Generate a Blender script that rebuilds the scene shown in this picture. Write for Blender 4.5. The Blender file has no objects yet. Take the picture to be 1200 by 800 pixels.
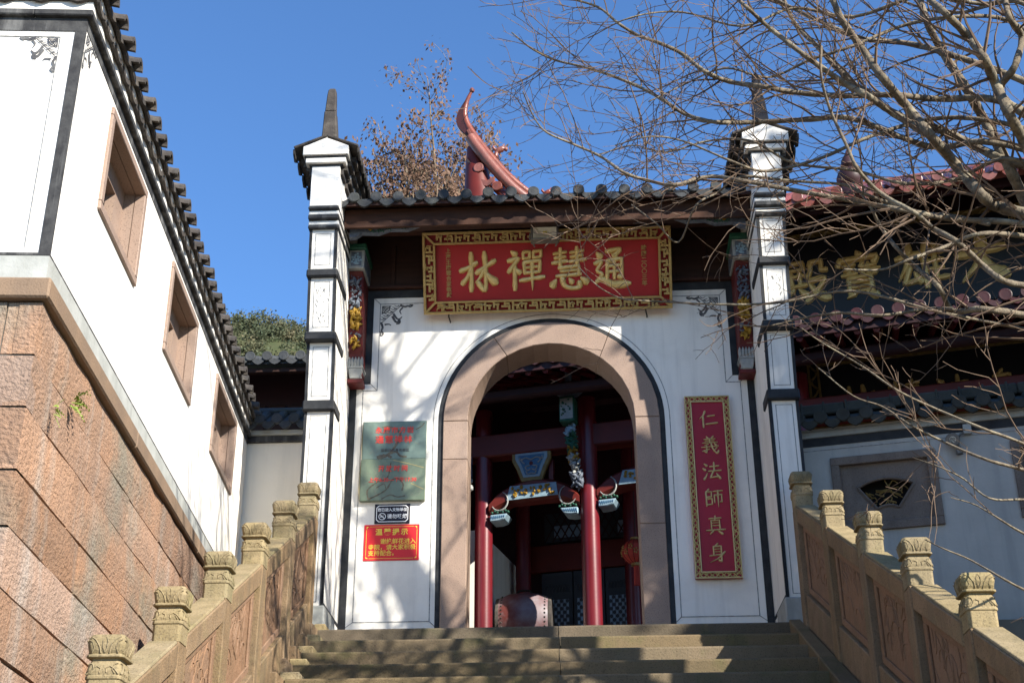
import bpy, bmesh, math, random
from mathutils import Vector, Matrix
R = math.radians
V = Vector
random.seed(7)
sc = bpy.context.scene
col = sc.collection

# ------------------------------------------------------------------ camera
cam = bpy.data.cameras.new("camera")
cam.sensor_width = 36.0
cam.lens = 36.0 * 1609.3 / 1200.0
cam.clip_end = 3000
cam_o = bpy.data.objects.new("camera", cam)
col.objects.link(cam_o)
_p, _y, _r = 0.449043, -0.0485074, -0.0048652
_f = V((math.sin(_y) * math.cos(_p), math.cos(_y) * math.cos(_p), math.sin(_p)))
_rt = V((math.cos(_y), -math.sin(_y), 0))
_up = _rt.cross(_f)
_c, _s = math.cos(_r), math.sin(_r)
_rt, _up = _c * _rt + _s * _up, -_s * _rt + _c * _up
cam_o.matrix_world = Matrix(((_rt.x, _up.x, -_f.x, 0.216), (_rt.y, _up.y, -_f.y, -12.0), (_rt.z, _up.z, -_f.z, -3.013), (0, 0, 0, 1)))
sc.camera = cam_o

# ------------------------------------------------------------------ sky, sun, exposure
SUN = V((1.1, -1.0, 0.9)).normalized()          # direction towards the sun
elev = math.asin(SUN.z)
w = bpy.data.worlds.new("World")
sc.world = w
w.use_nodes = True
nt = w.node_tree
bg = nt.nodes["Background"]
sky = nt.nodes.new("ShaderNodeTexSky")
sky.sky_type = 'NISHITA'
sky.sun_disc = False
sky.sun_elevation = elev
sky.sun_rotation = math.atan2(SUN.x, SUN.y)
sky.altitude = 0
sky.air_density = 1.2
sky.dust_density = 0.0
sky.ozone_density = 10.0
nt.links.new(sky.outputs[0], bg.inputs[0])
bg.inputs[1].default_value = 0.105
sl = bpy.data.lights.new("sun", 'SUN')
sl.energy = 5.0
sl.angle = R(0.53)
sl.color = (1.0, 0.94, 0.83)
so = bpy.data.objects.new("sun", sl)
so.rotation_euler = SUN.to_track_quat('Z', 'Y').to_euler()
so.location = (10, -10, 20)
col.objects.link(so)
sc.view_settings.view_transform = 'Standard'
sc.view_settings.look = 'None'
sc.view_settings.exposure = 1.15
sc.view_settings.gamma = 1.0
sc.view_settings.use_curve_mapping = False
sc.cycles.max_bounces = 6
sc.cycles.use_denoising = True

# ------------------------------------------------------------------ materials
KEEP = {'grey_brown_bark': 0.85, 'reddish_twig_bark': 0.8, 'grey_plaster_band': 0.72, 'gold_leaf': 1.25, 'gold_paint': 0.8, 'dull_gold_carving': 0.6, 'pale_gold_paint': 1.0, 'green_veined_marble': 0.55, 'olive_veined_marble': 0.55, 'white_relief_paint': 0.5, 'mossy_clay_tile': 0.3, 'maroon_glazed_tile': 0.32, 'dark_red_wood': 0.55, 'brown_eave_wood': 0.36, 'red_glazed_tile': 0.8, 'red_relief_paint': 0.38, 'yellow_relief_paint': 0.55, 'red_lacquer_board': 1.15, 'crimson_lacquer_board': 1.15, 'rough_pink_granite': 0.66, 'pink_granite': 0.62, 'mortar': 0.4, 'dressed_granite': 0.55, 'worn_step_granite': 0.46, 'carved_sandstone': 0.6, 'reddish_sandstone': 0.58, 'mossy_sandstone': 0.72, 'red_lacquer_column': 0.55, 'red_painted_beam': 0.5, 'grey_clay_tile': 0.5, 'dry_brown_leaf': 0.6, 'hill_foliage': 0.95, 'weathered_clay_tile': 0.55}
def mat(name, c, c2=None, scale=4.0, rough=0.8, bump=0.0, bscale=30.0, streak=None, samt=0.0, vary=0.0, speck=None, spamt=0.0, spscale=120.0,
        metal=0.0, stretch=(1, 1, 1), spec=0.3, wave=0.0, wamt=0.25, sscale=9, c3=None, c3amt=0.0, c3scale=1.5, bstretch=(1, 1, 1), bdist=0.01):
    k = KEEP.get(name, 1.0 if any(q in name for q in ('plaster', 'print', 'sign', 'vein', 'marble', 'letter', 'ink', 'lamp', 'leaf', 'fern', 'hill', 'white', 'gold', 'pane')) else 0.68)
    sc3 = lambda q: None if q is None else tuple(v * k for v in q)
    c, c2, c3, streak, speck = sc3(c), sc3(c2), sc3(c3), sc3(streak), sc3(speck)
    m = bpy.data.materials.new(name)
    m.use_nodes = True
    t = m.node_tree
    b = t.nodes["Principled BSDF"]
    b.inputs["Roughness"].default_value = rough
    b.inputs["Metallic"].default_value = metal
    b.inputs["Specular IOR Level"].default_value = spec
    N = t.nodes.new
    L = t.links.new
    co = N("ShaderNodeTexCoord")
    mp = N("ShaderNodeMapping")
    mp.inputs["Scale"].default_value = stretch
    geo = N("ShaderNodeNewGeometry")
    L(geo.outputs["Position"], mp.inputs["Vector"])
    def noise(sca, vec=None, det=5, ro=0.6):
        n = N("ShaderNodeTexNoise")
        n.inputs["Scale"].default_value = sca
        n.inputs["Detail"].default_value = det
        n.inputs["Roughness"].default_value = ro
        L((vec or mp.outputs["Vector"]), n.inputs["Vector"])
        return n.outputs["Fac"]
    def mix(fac, a, bb):
        x = N("ShaderNodeMix")
        x.data_type = 'RGBA'
        if hasattr(fac, "is_linked"):
            L(fac, x.inputs["Factor"])
        else:
            x.inputs["Factor"].default_value = fac
        for i, v in ((6, a), (7, bb)):
            if hasattr(v, "is_linked"):
                L(v, x.inputs[i])
            else:
                x.inputs[i].default_value = (*v, 1)
        return x.outputs[2]
    def ramp(fac, lo, hi, amt=1.0):
        r = N("ShaderNodeMapRange")
        r.inputs[1].default_value = lo
        r.inputs[2].default_value = hi
        r.inputs[3].default_value = 0
        r.inputs[4].default_value = amt
        L(fac, r.inputs[0])
        return r.outputs[0]
    cur = c
    if c2:
        cur = mix(ramp(noise(scale), 0.35, 0.65), c, c2)
    if c3:
        cur = mix(ramp(noise(c3scale), 0.52, 0.68, c3amt), cur, c3)
    if streak:
        ms = N("ShaderNodeMapping")
        ms.inputs["Scale"].default_value = (sscale, sscale, sscale * 0.08)
        L(geo.outputs["Position"], ms.inputs["Vector"])
        cur = mix(ramp(noise(1.0, ms.outputs["Vector"]), 0.5, 0.7, samt), cur, streak)
    if speck:
        cur = mix(ramp(noise(spscale, None, 2, 0.5), 0.56, 0.66, spamt), cur, speck)
    if vary:
        oi = N("ShaderNodeObjectInfo")
        hs = N("ShaderNodeHueSaturation")
        r1 = N("ShaderNodeMapRange")
        r1.inputs[3].default_value = 1 - vary
        r1.inputs[4].default_value = 1 + vary
        L(oi.outputs["Random"], r1.inputs[0])
        L(r1.outputs[0], hs.inputs["Value"])
        r2 = N("ShaderNodeMapRange")
        r2.inputs[3].default_value = 1 + vary * 0.8
        r2.inputs[4].default_value = 1 - vary * 0.8
        mu = N("ShaderNodeMath")
        mu.operation = 'MULTIPLY'
        mu.inputs[1].default_value = 7.31
        fr = N("ShaderNodeMath")
        fr.operation = 'FRACT'
        L(oi.outputs["Random"], mu.inputs[0])
        L(mu.outputs[0], fr.inputs[0])
        L(fr.outputs[0], r2.inputs[0])
        L(r2.outputs[0], hs.inputs["Saturation"])
        if hasattr(cur, "is_linked"):
            L(cur, hs.inputs["Color"])
        else:
            hs.inputs["Color"].default_value = (*cur, 1)
        cur = hs.outputs[0]
    if hasattr(cur, "is_linked"):
        L(cur, b.inputs["Base Color"])
    else:
        b.inputs["Base Color"].default_value = (*cur, 1)
    if bump:
        bn = N("ShaderNodeBump")
        bn.inputs["Strength"].default_value = bump
        bn.inputs["Distance"].default_value = bdist
        mb = N("ShaderNodeMapping")
        mb.inputs["Scale"].default_value = bstretch
        L(geo.outputs["Position"], mb.inputs["Vector"])
        h = noise(bscale, mb.outputs["Vector"])
        if wave:
            wv = N("ShaderNodeTexWave")
            wv.bands_direction = 'Z'
            wv.inputs["Scale"].default_value = wave
            wv.inputs["Distortion"].default_value = 9
            wv.inputs["Detail"].default_value = 3
            wv.inputs["Detail Scale"].default_value = 1.2
            L(geo.outputs["Position"], wv.inputs["Vector"])
            ad = N("ShaderNodeMath")
            ad.operation = 'MULTIPLY_ADD'
            ad.inputs[1].default_value = wamt
            L(wv.outputs["Fac"], ad.inputs[0])
            L(h, ad.inputs[2])
            h = ad.outputs[0]
        L(h, bn.inputs["Height"])
        L(bn.outputs[0], b.inputs["Normal"])
    return m

M_ = {}
M_['plaster'] = mat("plaster", (0.82, 0.785, 0.72), (0.77, 0.74, 0.685), 1.2, 0.85, 0.2, 60, streak=(0.52, 0.5, 0.46), samt=0.42, c3=(0.62, 0.59, 0.54), c3amt=0.45, c3scale=2.0)
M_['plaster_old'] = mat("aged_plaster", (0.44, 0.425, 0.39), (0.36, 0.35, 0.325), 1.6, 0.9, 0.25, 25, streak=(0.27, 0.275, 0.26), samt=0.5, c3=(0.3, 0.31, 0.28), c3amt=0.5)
M_['plaster_warm'] = mat("warm_grey_plaster", (0.84, 0.78, 0.67), (0.8, 0.74, 0.63), 1.6, 0.9, 0.15, 30, streak=(0.5, 0.48, 0.42), samt=0.2)
M_['plaster_band'] = mat("grey_plaster_band", (0.55, 0.56, 0.53), (0.42, 0.43, 0.4), 5, 0.9, 0.3, 30, streak=(0.3, 0.31, 0.28), samt=0.4)
M_['black_paint'] = mat("black_paint", (0.022, 0.024, 0.028), (0.05, 0.052, 0.055), 8, 0.7, 0.2, 40)
M_['worn_black'] = mat("worn_black_paint", (0.035, 0.035, 0.038), (0.085, 0.085, 0.085), 14, 0.8, 0.3, 40, streak=(0.34, 0.34, 0.33), samt=0.65)
M_['ink'] = mat("ink_line", (0.05, 0.05, 0.055), (0.13, 0.13, 0.13), 20, 0.8)
M_['ink_grey'] = mat("ink_wash", (0.14, 0.14, 0.14), (0.35, 0.35, 0.34), 30, 0.8)
M_['pink_granite'] = mat("pink_granite", (0.50, 0.36, 0.28), (0.42, 0.30, 0.235), 3, 0.6, 0.15, 90, speck=(0.2, 0.14, 0.11), spamt=0.6, spscale=110, vary=0.05, streak=(0.36, 0.27, 0.22), samt=0.35)
M_['block_granite'] = mat("rough_pink_granite", (0.52, 0.315, 0.205), (0.43, 0.28, 0.195), 3.2, 0.85, 0.75, 34, streak=(0.52, 0.46, 0.40), samt=0.55, vary=0.2, speck=(0.2, 0.12, 0.09), spamt=0.4, spscale=60, c3=(0.31, 0.285, 0.225), c3amt=0.85, c3scale=1.3, bdist=0.03, bstretch=(1, 1, 1.4), sscale=5)
M_['ledge_granite'] = mat("dressed_granite", (0.46, 0.31, 0.20), (0.36, 0.25, 0.17), 4, 0.75, 0.3, 80, speck=(0.22, 0.15, 0.1), spamt=0.5, vary=0.05)
M_['mortar'] = mat("mortar", (0.30, 0.265, 0.22), (0.42, 0.39, 0.34), 6, 0.95, 0.4, 40)
M_['sandstone'] = mat("carved_sandstone", (0.42, 0.285, 0.165), (0.32, 0.215, 0.12), 6, 0.85, 0.6, 75, speck=(0.16, 0.11, 0.075), spamt=0.6, spscale=90, streak=(0.2, 0.155, 0.1), samt=0.65, vary=0.08, c3=(0.27, 0.23, 0.11), c3amt=0.5, c3scale=3.5)
M_['sandstone_red'] = mat("reddish_sandstone", (0.42, 0.245, 0.15), (0.33, 0.2, 0.12), 4, 0.8, 0.6, 22, speck=(0.17, 0.11, 0.07), spamt=0.35, streak=(0.26, 0.19, 0.12), samt=0.55, vary=0.06, bdist=0.02)
M_['moss_stone'] = mat("mossy_sandstone", (0.41, 0.32, 0.185), (0.30, 0.235, 0.125), 7.0, 0.9, 0.45, 70, speck=(0.14, 0.11, 0.07), spamt=0.6, spscale=90, streak=(0.19, 0.16, 0.09), samt=0.5, vary=0.1, c3=(0.23, 0.21, 0.09), c3amt=0.55, c3scale=2.5)
M_['step_stone'] = mat("worn_step_granite", (0.33, 0.245, 0.15), (0.25, 0.195, 0.115), 2.2, 0.85, 0.45, 70, speck=(0.13, 0.1, 0.06), spamt=0.6, spscale=100, vary=0.22, c3=(0.19, 0.18, 0.075), c3amt=0.75, c3scale=2.6, streak=(0.17, 0.13, 0.085), samt=0.35)
M_['tile_grey'] = mat("grey_clay_tile", (0.06, 0.068, 0.078), (0.105, 0.11, 0.115), 8, 0.75, 0.4, 60, vary=0.18, c3=(0.14, 0.145, 0.11), c3amt=0.45, c3scale=5)
M_['tile_old'] = mat("weathered_clay_tile", (0.135, 0.115, 0.1), (0.07, 0.062, 0.058), 9, 0.85, 0.5, 50, vary=0.15, c3=(0.3, 0.27, 0.22), c3amt=0.4, c3scale=8)
M_['tile_moss'] = mat("mossy_clay_tile", (0.11, 0.11, 0.09), (0.17, 0.17, 0.145), 7, 0.85, 0.4, 60, vary=0.12)
M_['tile_red'] = mat("red_glazed_tile", (0.31, 0.085, 0.05), (0.2, 0.06, 0.04), 9, 0.36, 0.25, 40, vary=0.18, spec=0.5, c3=(0.12, 0.06, 0.045), c3amt=0.7, c3scale=4)
M_['tile_maroon'] = mat("maroon_glazed_tile", (0.17, 0.05, 0.05), (0.11, 0.04, 0.04), 6, 0.5, 0.1, 50, vary=0.2, spec=0.35)
M_['wood'] = mat("dark_red_wood", (0.085, 0.03, 0.018), (0.05, 0.02, 0.013), 3, 0.7, 0.2, 30, stretch=(1, 1, 6), vary=0.12)
M_['wood_fascia'] = mat("brown_eave_wood", (0.17, 0.065, 0.03), (0.09, 0.036, 0.02), 6, 0.75, 0.3, 30, stretch=(0.5, 3, 3))
M_['red_board'] = mat("red_lacquer_board", (0.36, 0.014, 0.016), (0.29, 0.012, 0.014), 1.5, 0.45, 0.05, 60)
M_['maroon_board'] = mat("crimson_lacquer_board", (0.30, 0.013, 0.03), (0.25, 0.012, 0.025), 1.5, 0.5, 0.05, 60)
M_['gold'] = mat("gold_paint", (0.56, 0.38, 0.13), (0.46, 0.29, 0.09), 14, 0.38, 0.1, 80, metal=0.25, spec=0.5)
M_['gold_leaf'] = mat("gold_leaf", (0.62, 0.44, 0.17), (0.5, 0.35, 0.12), 20, 0.3, 0.1, 60, metal=0.15, spec=0.5)
M_['gold_pale'] = mat("pale_gold_paint", (0.58, 0.45, 0.2), (0.48, 0.36, 0.15), 14, 0.42, 0.1, 80, metal=0.2, spec=0.5)
M_['gold_dull'] = mat("dull_gold_carving", (0.42, 0.28, 0.09), (0.28, 0.18, 0.06), 18, 0.5, 0.4, 40, metal=0.2)
M_['black_board'] = mat("black_lacquer_board", (0.012, 0.012, 0.016), (0.018, 0.017, 0.02), 2, 0.4)
M_['col_red'] = mat("red_lacquer_column", (0.25, 0.016, 0.026), (0.19, 0.014, 0.022), 2.5, 0.32, 0.05, 40, streak=(0.36, 0.06, 0.06), samt=0.4, spec=0.5)
M_['beam_red'] = mat("red_painted_beam", (0.27, 0.035, 0.022), (0.2, 0.03, 0.02), 3, 0.45, 0.05, 30)
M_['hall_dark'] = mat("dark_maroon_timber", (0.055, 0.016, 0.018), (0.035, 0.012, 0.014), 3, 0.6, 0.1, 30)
M_['p_white'] = mat("white_relief_paint", (0.66, 0.66, 0.62), (0.5, 0.52, 0.5), 25, 0.6, 0.2, 60)
M_['p_green'] = mat("green_relief_paint", (0.035, 0.16, 0.09), (0.02, 0.1, 0.07), 25, 0.55, 0.2, 60)
M_['p_blue'] = mat("blue_relief_paint", (0.06, 0.16, 0.33), (0.1, 0.26, 0.42), 25, 0.55, 0.2, 60)
M_['p_paleblue'] = mat("pale_blue_relief_paint", (0.4, 0.55, 0.64), (0.3, 0.45, 0.55), 25, 0.6, 0.2, 60)
M_['p_yellow'] = mat("yellow_relief_paint", (0.62, 0.36, 0.035), (0.45, 0.25, 0.03), 30, 0.5, 0.3, 60)
M_['p_red'] = mat("red_relief_paint", (0.3, 0.035, 0.03), (0.2, 0.03, 0.03), 25, 0.55, 0.2, 60)
M_['p_slate'] = mat("slate_relief_paint", (0.1, 0.12, 0.16), (0.2, 0.23, 0.28), 30, 0.55, 0.3, 60)
M_['door_grey'] = mat("slate_blue_door", (0.06, 0.075, 0.095), (0.05, 0.06, 0.08), 4, 0.5)
M_['dark_granite'] = mat("shade_darkened_brown_granite", (0.30, 0.235, 0.19), (0.22, 0.175, 0.145), 3, 0.8, 0.3, 80, speck=(0.12, 0.09, 0.07), spamt=0.6, spscale=100, streak=(0.15, 0.12, 0.1), samt=0.5)  # brown granite with the fan windows' shade worked into its base colour
M_['pane'] = mat("window_pane", (0.3, 0.4, 0.52), (0.22, 0.32, 0.45), 6, 0.15, spec=0.6)
M_['dark_void'] = mat("dark_interior", (0.012, 0.012, 0.012), None, 1, 0.9)
M_['marble_up'] = mat("green_veined_marble", (0.27, 0.37, 0.31), (0.19, 0.27, 0.22), 9, 0.28, spec=0.5)
M_['marble_low'] = mat("olive_veined_marble", (0.27, 0.34, 0.23), (0.19, 0.25, 0.165), 9, 0.28, spec=0.5)
M_['vein'] = mat("dark_marble_vein", (0.07, 0.055, 0.035), (0.14, 0.12, 0.08), 25, 0.35)
M_['vein_soft'] = mat("faint_marble_vein", (0.16, 0.18, 0.15), (0.2, 0.2, 0.15), 25, 0.35)
M_['vein_gold'] = mat("ochre_marble_vein", (0.33, 0.28, 0.13), (0.28, 0.25, 0.13), 25, 0.35)
M_['cream_edge'] = mat("cream_stone_edge", (0.6, 0.5, 0.3), (0.5, 0.42, 0.26), 9, 0.6)
M_['letter_red'] = mat("red_letter_paint", (0.6, 0.06, 0.045), None, 1, 0.5)
M_['sign_red'] = mat("red_sign_vinyl", (0.68, 0.025, 0.03), (0.62, 0.022, 0.028), 3, 0.4)
M_['sign_yellow'] = mat("yellow_print", (0.85, 0.62, 0.08), None, 1, 0.5)
M_['sign_black'] = mat("black_acrylic", (0.03, 0.022, 0.025), None, 1, 0.25)
M_['sign_white'] = mat("white_print", (0.75, 0.75, 0.75), None, 1, 0.5)
M_['lamp_metal'] = mat("grey_lamp_metal", (0.13, 0.125, 0.12), (0.2, 0.19, 0.17), 20, 0.5, metal=0.3)
M_['lamp_reflector'] = mat("lamp_reflector", (0.9, 0.86, 0.74), (0.8, 0.76, 0.64), 20, 0.4)
M_['lamp_led'] = mat("lamp_emitter", (0.7, 0.6, 0.1), None, 1, 0.4)
M_['bark'] = mat("grey_brown_bark", (0.24, 0.195, 0.135), (0.12, 0.095, 0.07), 22, 0.9, 0.9, 60, c3=(0.34, 0.3, 0.21), c3amt=0.7, c3scale=7, bstretch=(1, 1, 0.5), speck=(0.06, 0.05, 0.04), spamt=0.5, spscale=40)
M_['twig'] = mat("reddish_twig_bark", (0.19, 0.125, 0.08), (0.12, 0.08, 0.055), 9, 0.85)
M_['bark_pale'] = mat("pale_bark", (0.36, 0.28, 0.19), (0.2, 0.15, 0.1), 6, 0.9)
M_['leaf_brown'] = mat("dry_brown_leaf", (0.16, 0.085, 0.052), (0.26, 0.155, 0.10), 4, 0.8)
M_['leaf_ever'] = mat("evergreen_leaf", (0.035, 0.07, 0.022), (0.06, 0.1, 0.03), 2, 0.7)
M_['leaf_hill'] = mat("hill_foliage", (0.04, 0.06, 0.03), (0.085, 0.085, 0.042), 0.12, 0.8, c3=(0.14, 0.11, 0.06), c3amt=0.7, c3scale=0.05)
M_['fern'] = mat("fern_leaf", (0.16, 0.26, 0.03), (0.24, 0.32, 0.05), 30, 0.6)
M_['drum_skin'] = mat("worn_drum_lacquer", (0.2, 0.055, 0.05), (0.33, 0.28, 0.3), 2.2, 0.45, 0.1, 30, c3=(0.4, 0.38, 0.42), c3amt=0.7, c3scale=2.6)
M_['stud'] = mat("dark_iron_stud", (0.05, 0.045, 0.04), None, 1, 0.5, metal=0.4)
M_['lantern'] = mat("red_lantern_silk", (0.8, 0.11, 0.08), (0.65, 0.09, 0.07), 8, 0.6)
M_['soil'] = mat("stony_soil", (0.13, 0.11, 0.08), (0.08, 0.075, 0.055), 2, 0.95, 0.8, 8)
M_['paving'] = mat("stone_paving", (0.26, 0.23, 0.18), (0.2, 0.18, 0.14), 1.5, 0.9, 0.3, 20)
M_['hillsoil'] = mat("wooded_hill_floor", (0.04, 0.055, 0.02), (0.07, 0.07, 0.03), 0.05, 0.95)

# ------------------------------------------------------------------ mesh helpers
class MB:
    def __init__(s):
        s.v = []
        s.f = []
    def add(s, vs, fs):
        o = len(s.v)
        s.v.extend(tuple(x) for x in vs)
        s.f.extend(tuple(i + o for i in f) for f in fs)
        return s
    def hexa(s, p):                     # 8 points: bottom ring 0-3, top ring 4-7
        return s.add(p, [(0, 3, 2, 1), (4, 5, 6, 7), (0, 1, 5, 4), (1, 2, 6, 5), (2, 3, 7, 6), (3, 0, 4, 7)])
    def box(s, x0, x1, y0, y1, z0, z1, fr=None):
        p = [(x0, y0, z0), (x1, y0, z0), (x1, y1, z0), (x0, y1, z0), (x0, y0, z1), (x1, y0, z1), (x1, y1, z1), (x0, y1, z1)]
        if fr:
            p = [fr(*q) for q in p]
        return s.hexa(p)
    def prism(s, pts, ext):             # closed outline swept along a vector
        n = len(pts)
        e = V(ext)
        vs = [V(p) for p in pts] + [V(p) + e for p in pts]
        fs = [tuple(range(n))[::-1], tuple(range(n, 2 * n))]
        fs += [(i, (i + 1) % n, n + (i + 1) % n, n + i) for i in range(n)]
        return s.add(vs, fs)
    def tube(s, pts, rad, n=6, cap=True, flat=None):
        pts = [V(p) for p in pts]
        m = len(pts)
        if not hasattr(rad, '__len__'):
            rad = [rad] * m
        t0 = (pts[1] - pts[0]).normalized()
        ref = V((0, 0, 1)) if abs(t0.z) < 0.9 else V((1, 0, 0))
        a = t0.cross(ref).normalized()
        vs = []
        for i in range(m):
            t = (pts[min(i + 1, m - 1)] - pts[max(i - 1, 0)])
            if t.length < 1e-9:
                t = t0.copy()
            t.normalize()
            a = (a - t * a.dot(t))
            if a.length < 1e-6:
                a = t.orthogonal()
            a.normalize()
            b = t.cross(a)
            for k in range(n):
                q = 2 * math.pi * k / n
                vs.append(pts[i] + (a * math.cos(q) + b * math.sin(q)) * rad[i])
        fs = []
        for i in range(m - 1):
            for k in range(n):
                fs.append((i * n + k, i * n + (k + 1) % n, (i + 1) * n + (k + 1) % n, (i + 1) * n + k))
        if cap:
            fs.append(tuple(range(n))[::-1])
            fs.append(tuple(range((m - 1) * n, m * n)))
        return s.add(vs, fs)
    def lathe(s, prof, c, axis=V((0, 0, 1)), n=16):   # prof: (radius, height)
        axis = V(axis).normalized()
        a = axis.orthogonal().normalized()
        b = axis.cross(a)
        c = V(c)
        vs = []
        for r, h in prof:
            for k in range(n):
                q = 2 * math.pi * k / n
                vs.append(c + axis * h + (a * math.cos(q) + b * math.sin(q)) * r)
        m = len(prof)
        fs = [(i * n + k, i * n + (k + 1) % n, (i + 1) * n + (k + 1) % n, (i + 1) * n + k) for i in range(m - 1) for k in range(n)]
        fs.append(tuple(range(n))[::-1])
        fs.append(tuple(range((m - 1) * n, m * n)))
        return s.add(vs, fs)
    def loft(s, rings, cap=True):
        n = len(rings[0])
        vs = [p for r in rings for p in r]
        fs = []
        for i in range(len(rings) - 1):
            for k in range(n):
                fs.append((i * n + k, i * n + (k + 1) % n, (i + 1) * n + (k + 1) % n, (i + 1) * n + k))
        if cap:
            fs.append(tuple(range(n))[::-1])
            fs.append(tuple(range((len(rings) - 1) * n, len(rings) * n)))
        return s.add(vs, fs)

def mesh(name, mb, m, off=(0, 0, 0), bevel=0.0, smooth=False, seg=1, fix=True):
    me = bpy.data.meshes.new(name)
    o = V(off)
    me.from_pydata([V(p) - o for p in mb.v], [], mb.f)
    if fix or bevel:
        bm = bmesh.new()
        bm.from_mesh(me)
        bmesh.ops.recalc_face_normals(bm, faces=bm.faces)
        if bevel:
            es = [e for e in bm.edges if len(e.link_faces) == 2 and e.calc_face_angle(0) > 0.5]
            bmesh.ops.bevel(bm, geom=es, offset=bevel, segments=seg, affect='EDGES', profile=0.5, clamp_overlap=True)
        bm.to_mesh(me)
        bm.free()
    if smooth:
        me.polygons.foreach_set("use_smooth", [True] * len(me.polygons))
        if smooth != 'all':
            me.set_sharp_from_angle(angle=R(40))
    me.materials.append(M_[m] if isinstance(m, str) else m)
    me.update()
    return me

WORLD = {}
def wloc(o):
    p = V((0, 0, 0))
    while o:
        p += o.location
        o = o.parent
    return p

def part(name, mb, m, parent, bevel=0.0, smooth=False, label=None, kind=None, seg=1, fix=True):
    """one mesh object under parent; vertices are given in world space"""
    me = mesh(name, mb, m, wloc(parent) if parent else (0, 0, 0), bevel, smooth, seg, fix)
    o = bpy.data.objects.new(name, me)
    col.objects.link(o)
    if parent:
        o.parent = parent
    if label:
        o["label"] = label
    if kind:
        o["kind"] = kind
    return o

def inst(name, me, parent, loc, rot=None, scale=None):
    o = bpy.data.objects.new(name, me)
    col.objects.link(o)
    o.parent = parent
    o.location = V(loc) - (wloc(parent) if parent else V((0, 0, 0)))
    if rot:
        o.rotation_euler = rot
    if scale:
        o.scale = scale
    return o

def thing(name, loc, label, cat, group=None):
    o = bpy.data.objects.new(name, None)
    col.objects.link(o)
    o.empty_display_size = 0.2
    o.location = loc
    o["label"] = label
    o["category"] = cat
    if group:
        o["group"] = group
    return o

def solo(o, label, cat, group=None):
    o["label"] = label
    o["category"] = cat
    if group:
        o["group"] = group
    return o

def frame(o, ux, uy, uz=(0, 0, 1)):
    o, ux, uy, uz = V(o), V(ux), V(uy), V(uz)
    return lambda a, b, c: o + ux * a + uy * b + uz * c

def spline(pts, n=6):
    pts = [V(p) for p in pts]
    if len(pts) < 3:
        return [pts[0].lerp(pts[-1], i / n) for i in range(n + 1)]
    P = [pts[0] * 2 - pts[1]] + pts + [pts[-1] * 2 - pts[-2]]
    out = []
    for i in range(1, len(P) - 2):
        a, b, c, d = P[i - 1:i + 3]
        for k in range(n):
            t = k / n
            out.append(0.5 * ((2 * b) + (c - a) * t + (2 * a - 5 * b + 4 * c - d) * t * t + (3 * b - a - 3 * c + d) * t ** 3))
    out.append(pts[-1])
    return out

# ------------------------------------------------------------------ brush lettering
def brush(mb, strokes, fr, size, h, wk=1.0):
    """strokes in a 100x100 square (y down); fr(a, d, c): a right, d out, c up"""
    for st in strokes:
        pts, w, fl = st
        p2 = [V((x, y, 0)) for x, y in pts]
        if len(p2) > 2 and fl != 'k':
            p2 = spline(p2, 5)
        elif fl == 'k':
            q = []
            for i in range(len(p2) - 1):
                q += [p2[i].lerp(p2[i + 1], t) for t in (0, 0.12, 0.5, 0.88)]
            p2 = q + [p2[-1]]
        else:
            p2 = spline(p2, 6)
        m = len(p2)
        rings = []
        for i in range(m):
            t = i / (m - 1)
            d = p2[min(i + 1, m - 1)] - p2[max(i - 1, 0)]
            d.normalize()
            nrm = V((-d.y, d.x, 0))
            if fl == 'f':
                ww = w * (1.05 - 0.75 * t)
            elif fl == 'd':
                ww = w * (0.45 + 0.8 * t)
            elif fl == 'n':
                ww = w * (0.55 + 0.75 * min(t, 0.85) - max(0, t - 0.85) * 3.5)
            else:
                ww = w * (1.0 - 0.3 * math.sin(math.pi * t))
            c = p2[i]
            e = 0
            if i == 0:
                c = c - d * ww * 0.35
            if i == m - 1:
                c = c + d * ww * 0.3
            k = 0.55 if i in (0, m - 1) else 1.0
            ring = []
            for side, hh in ((-0.5, 0), (-0.3, 0.85), (0, 1), (0.3, 0.85), (0.5, 0)):
                q = c + nrm * ww * wk * side * k
                ring.append(fr((q.x - 50) * size / 100, h * hh * (0.8 if k < 1 else 1), (50 - q.y) * size / 100))
            rings.append(ring)
        mb.loft(rings)

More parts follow.
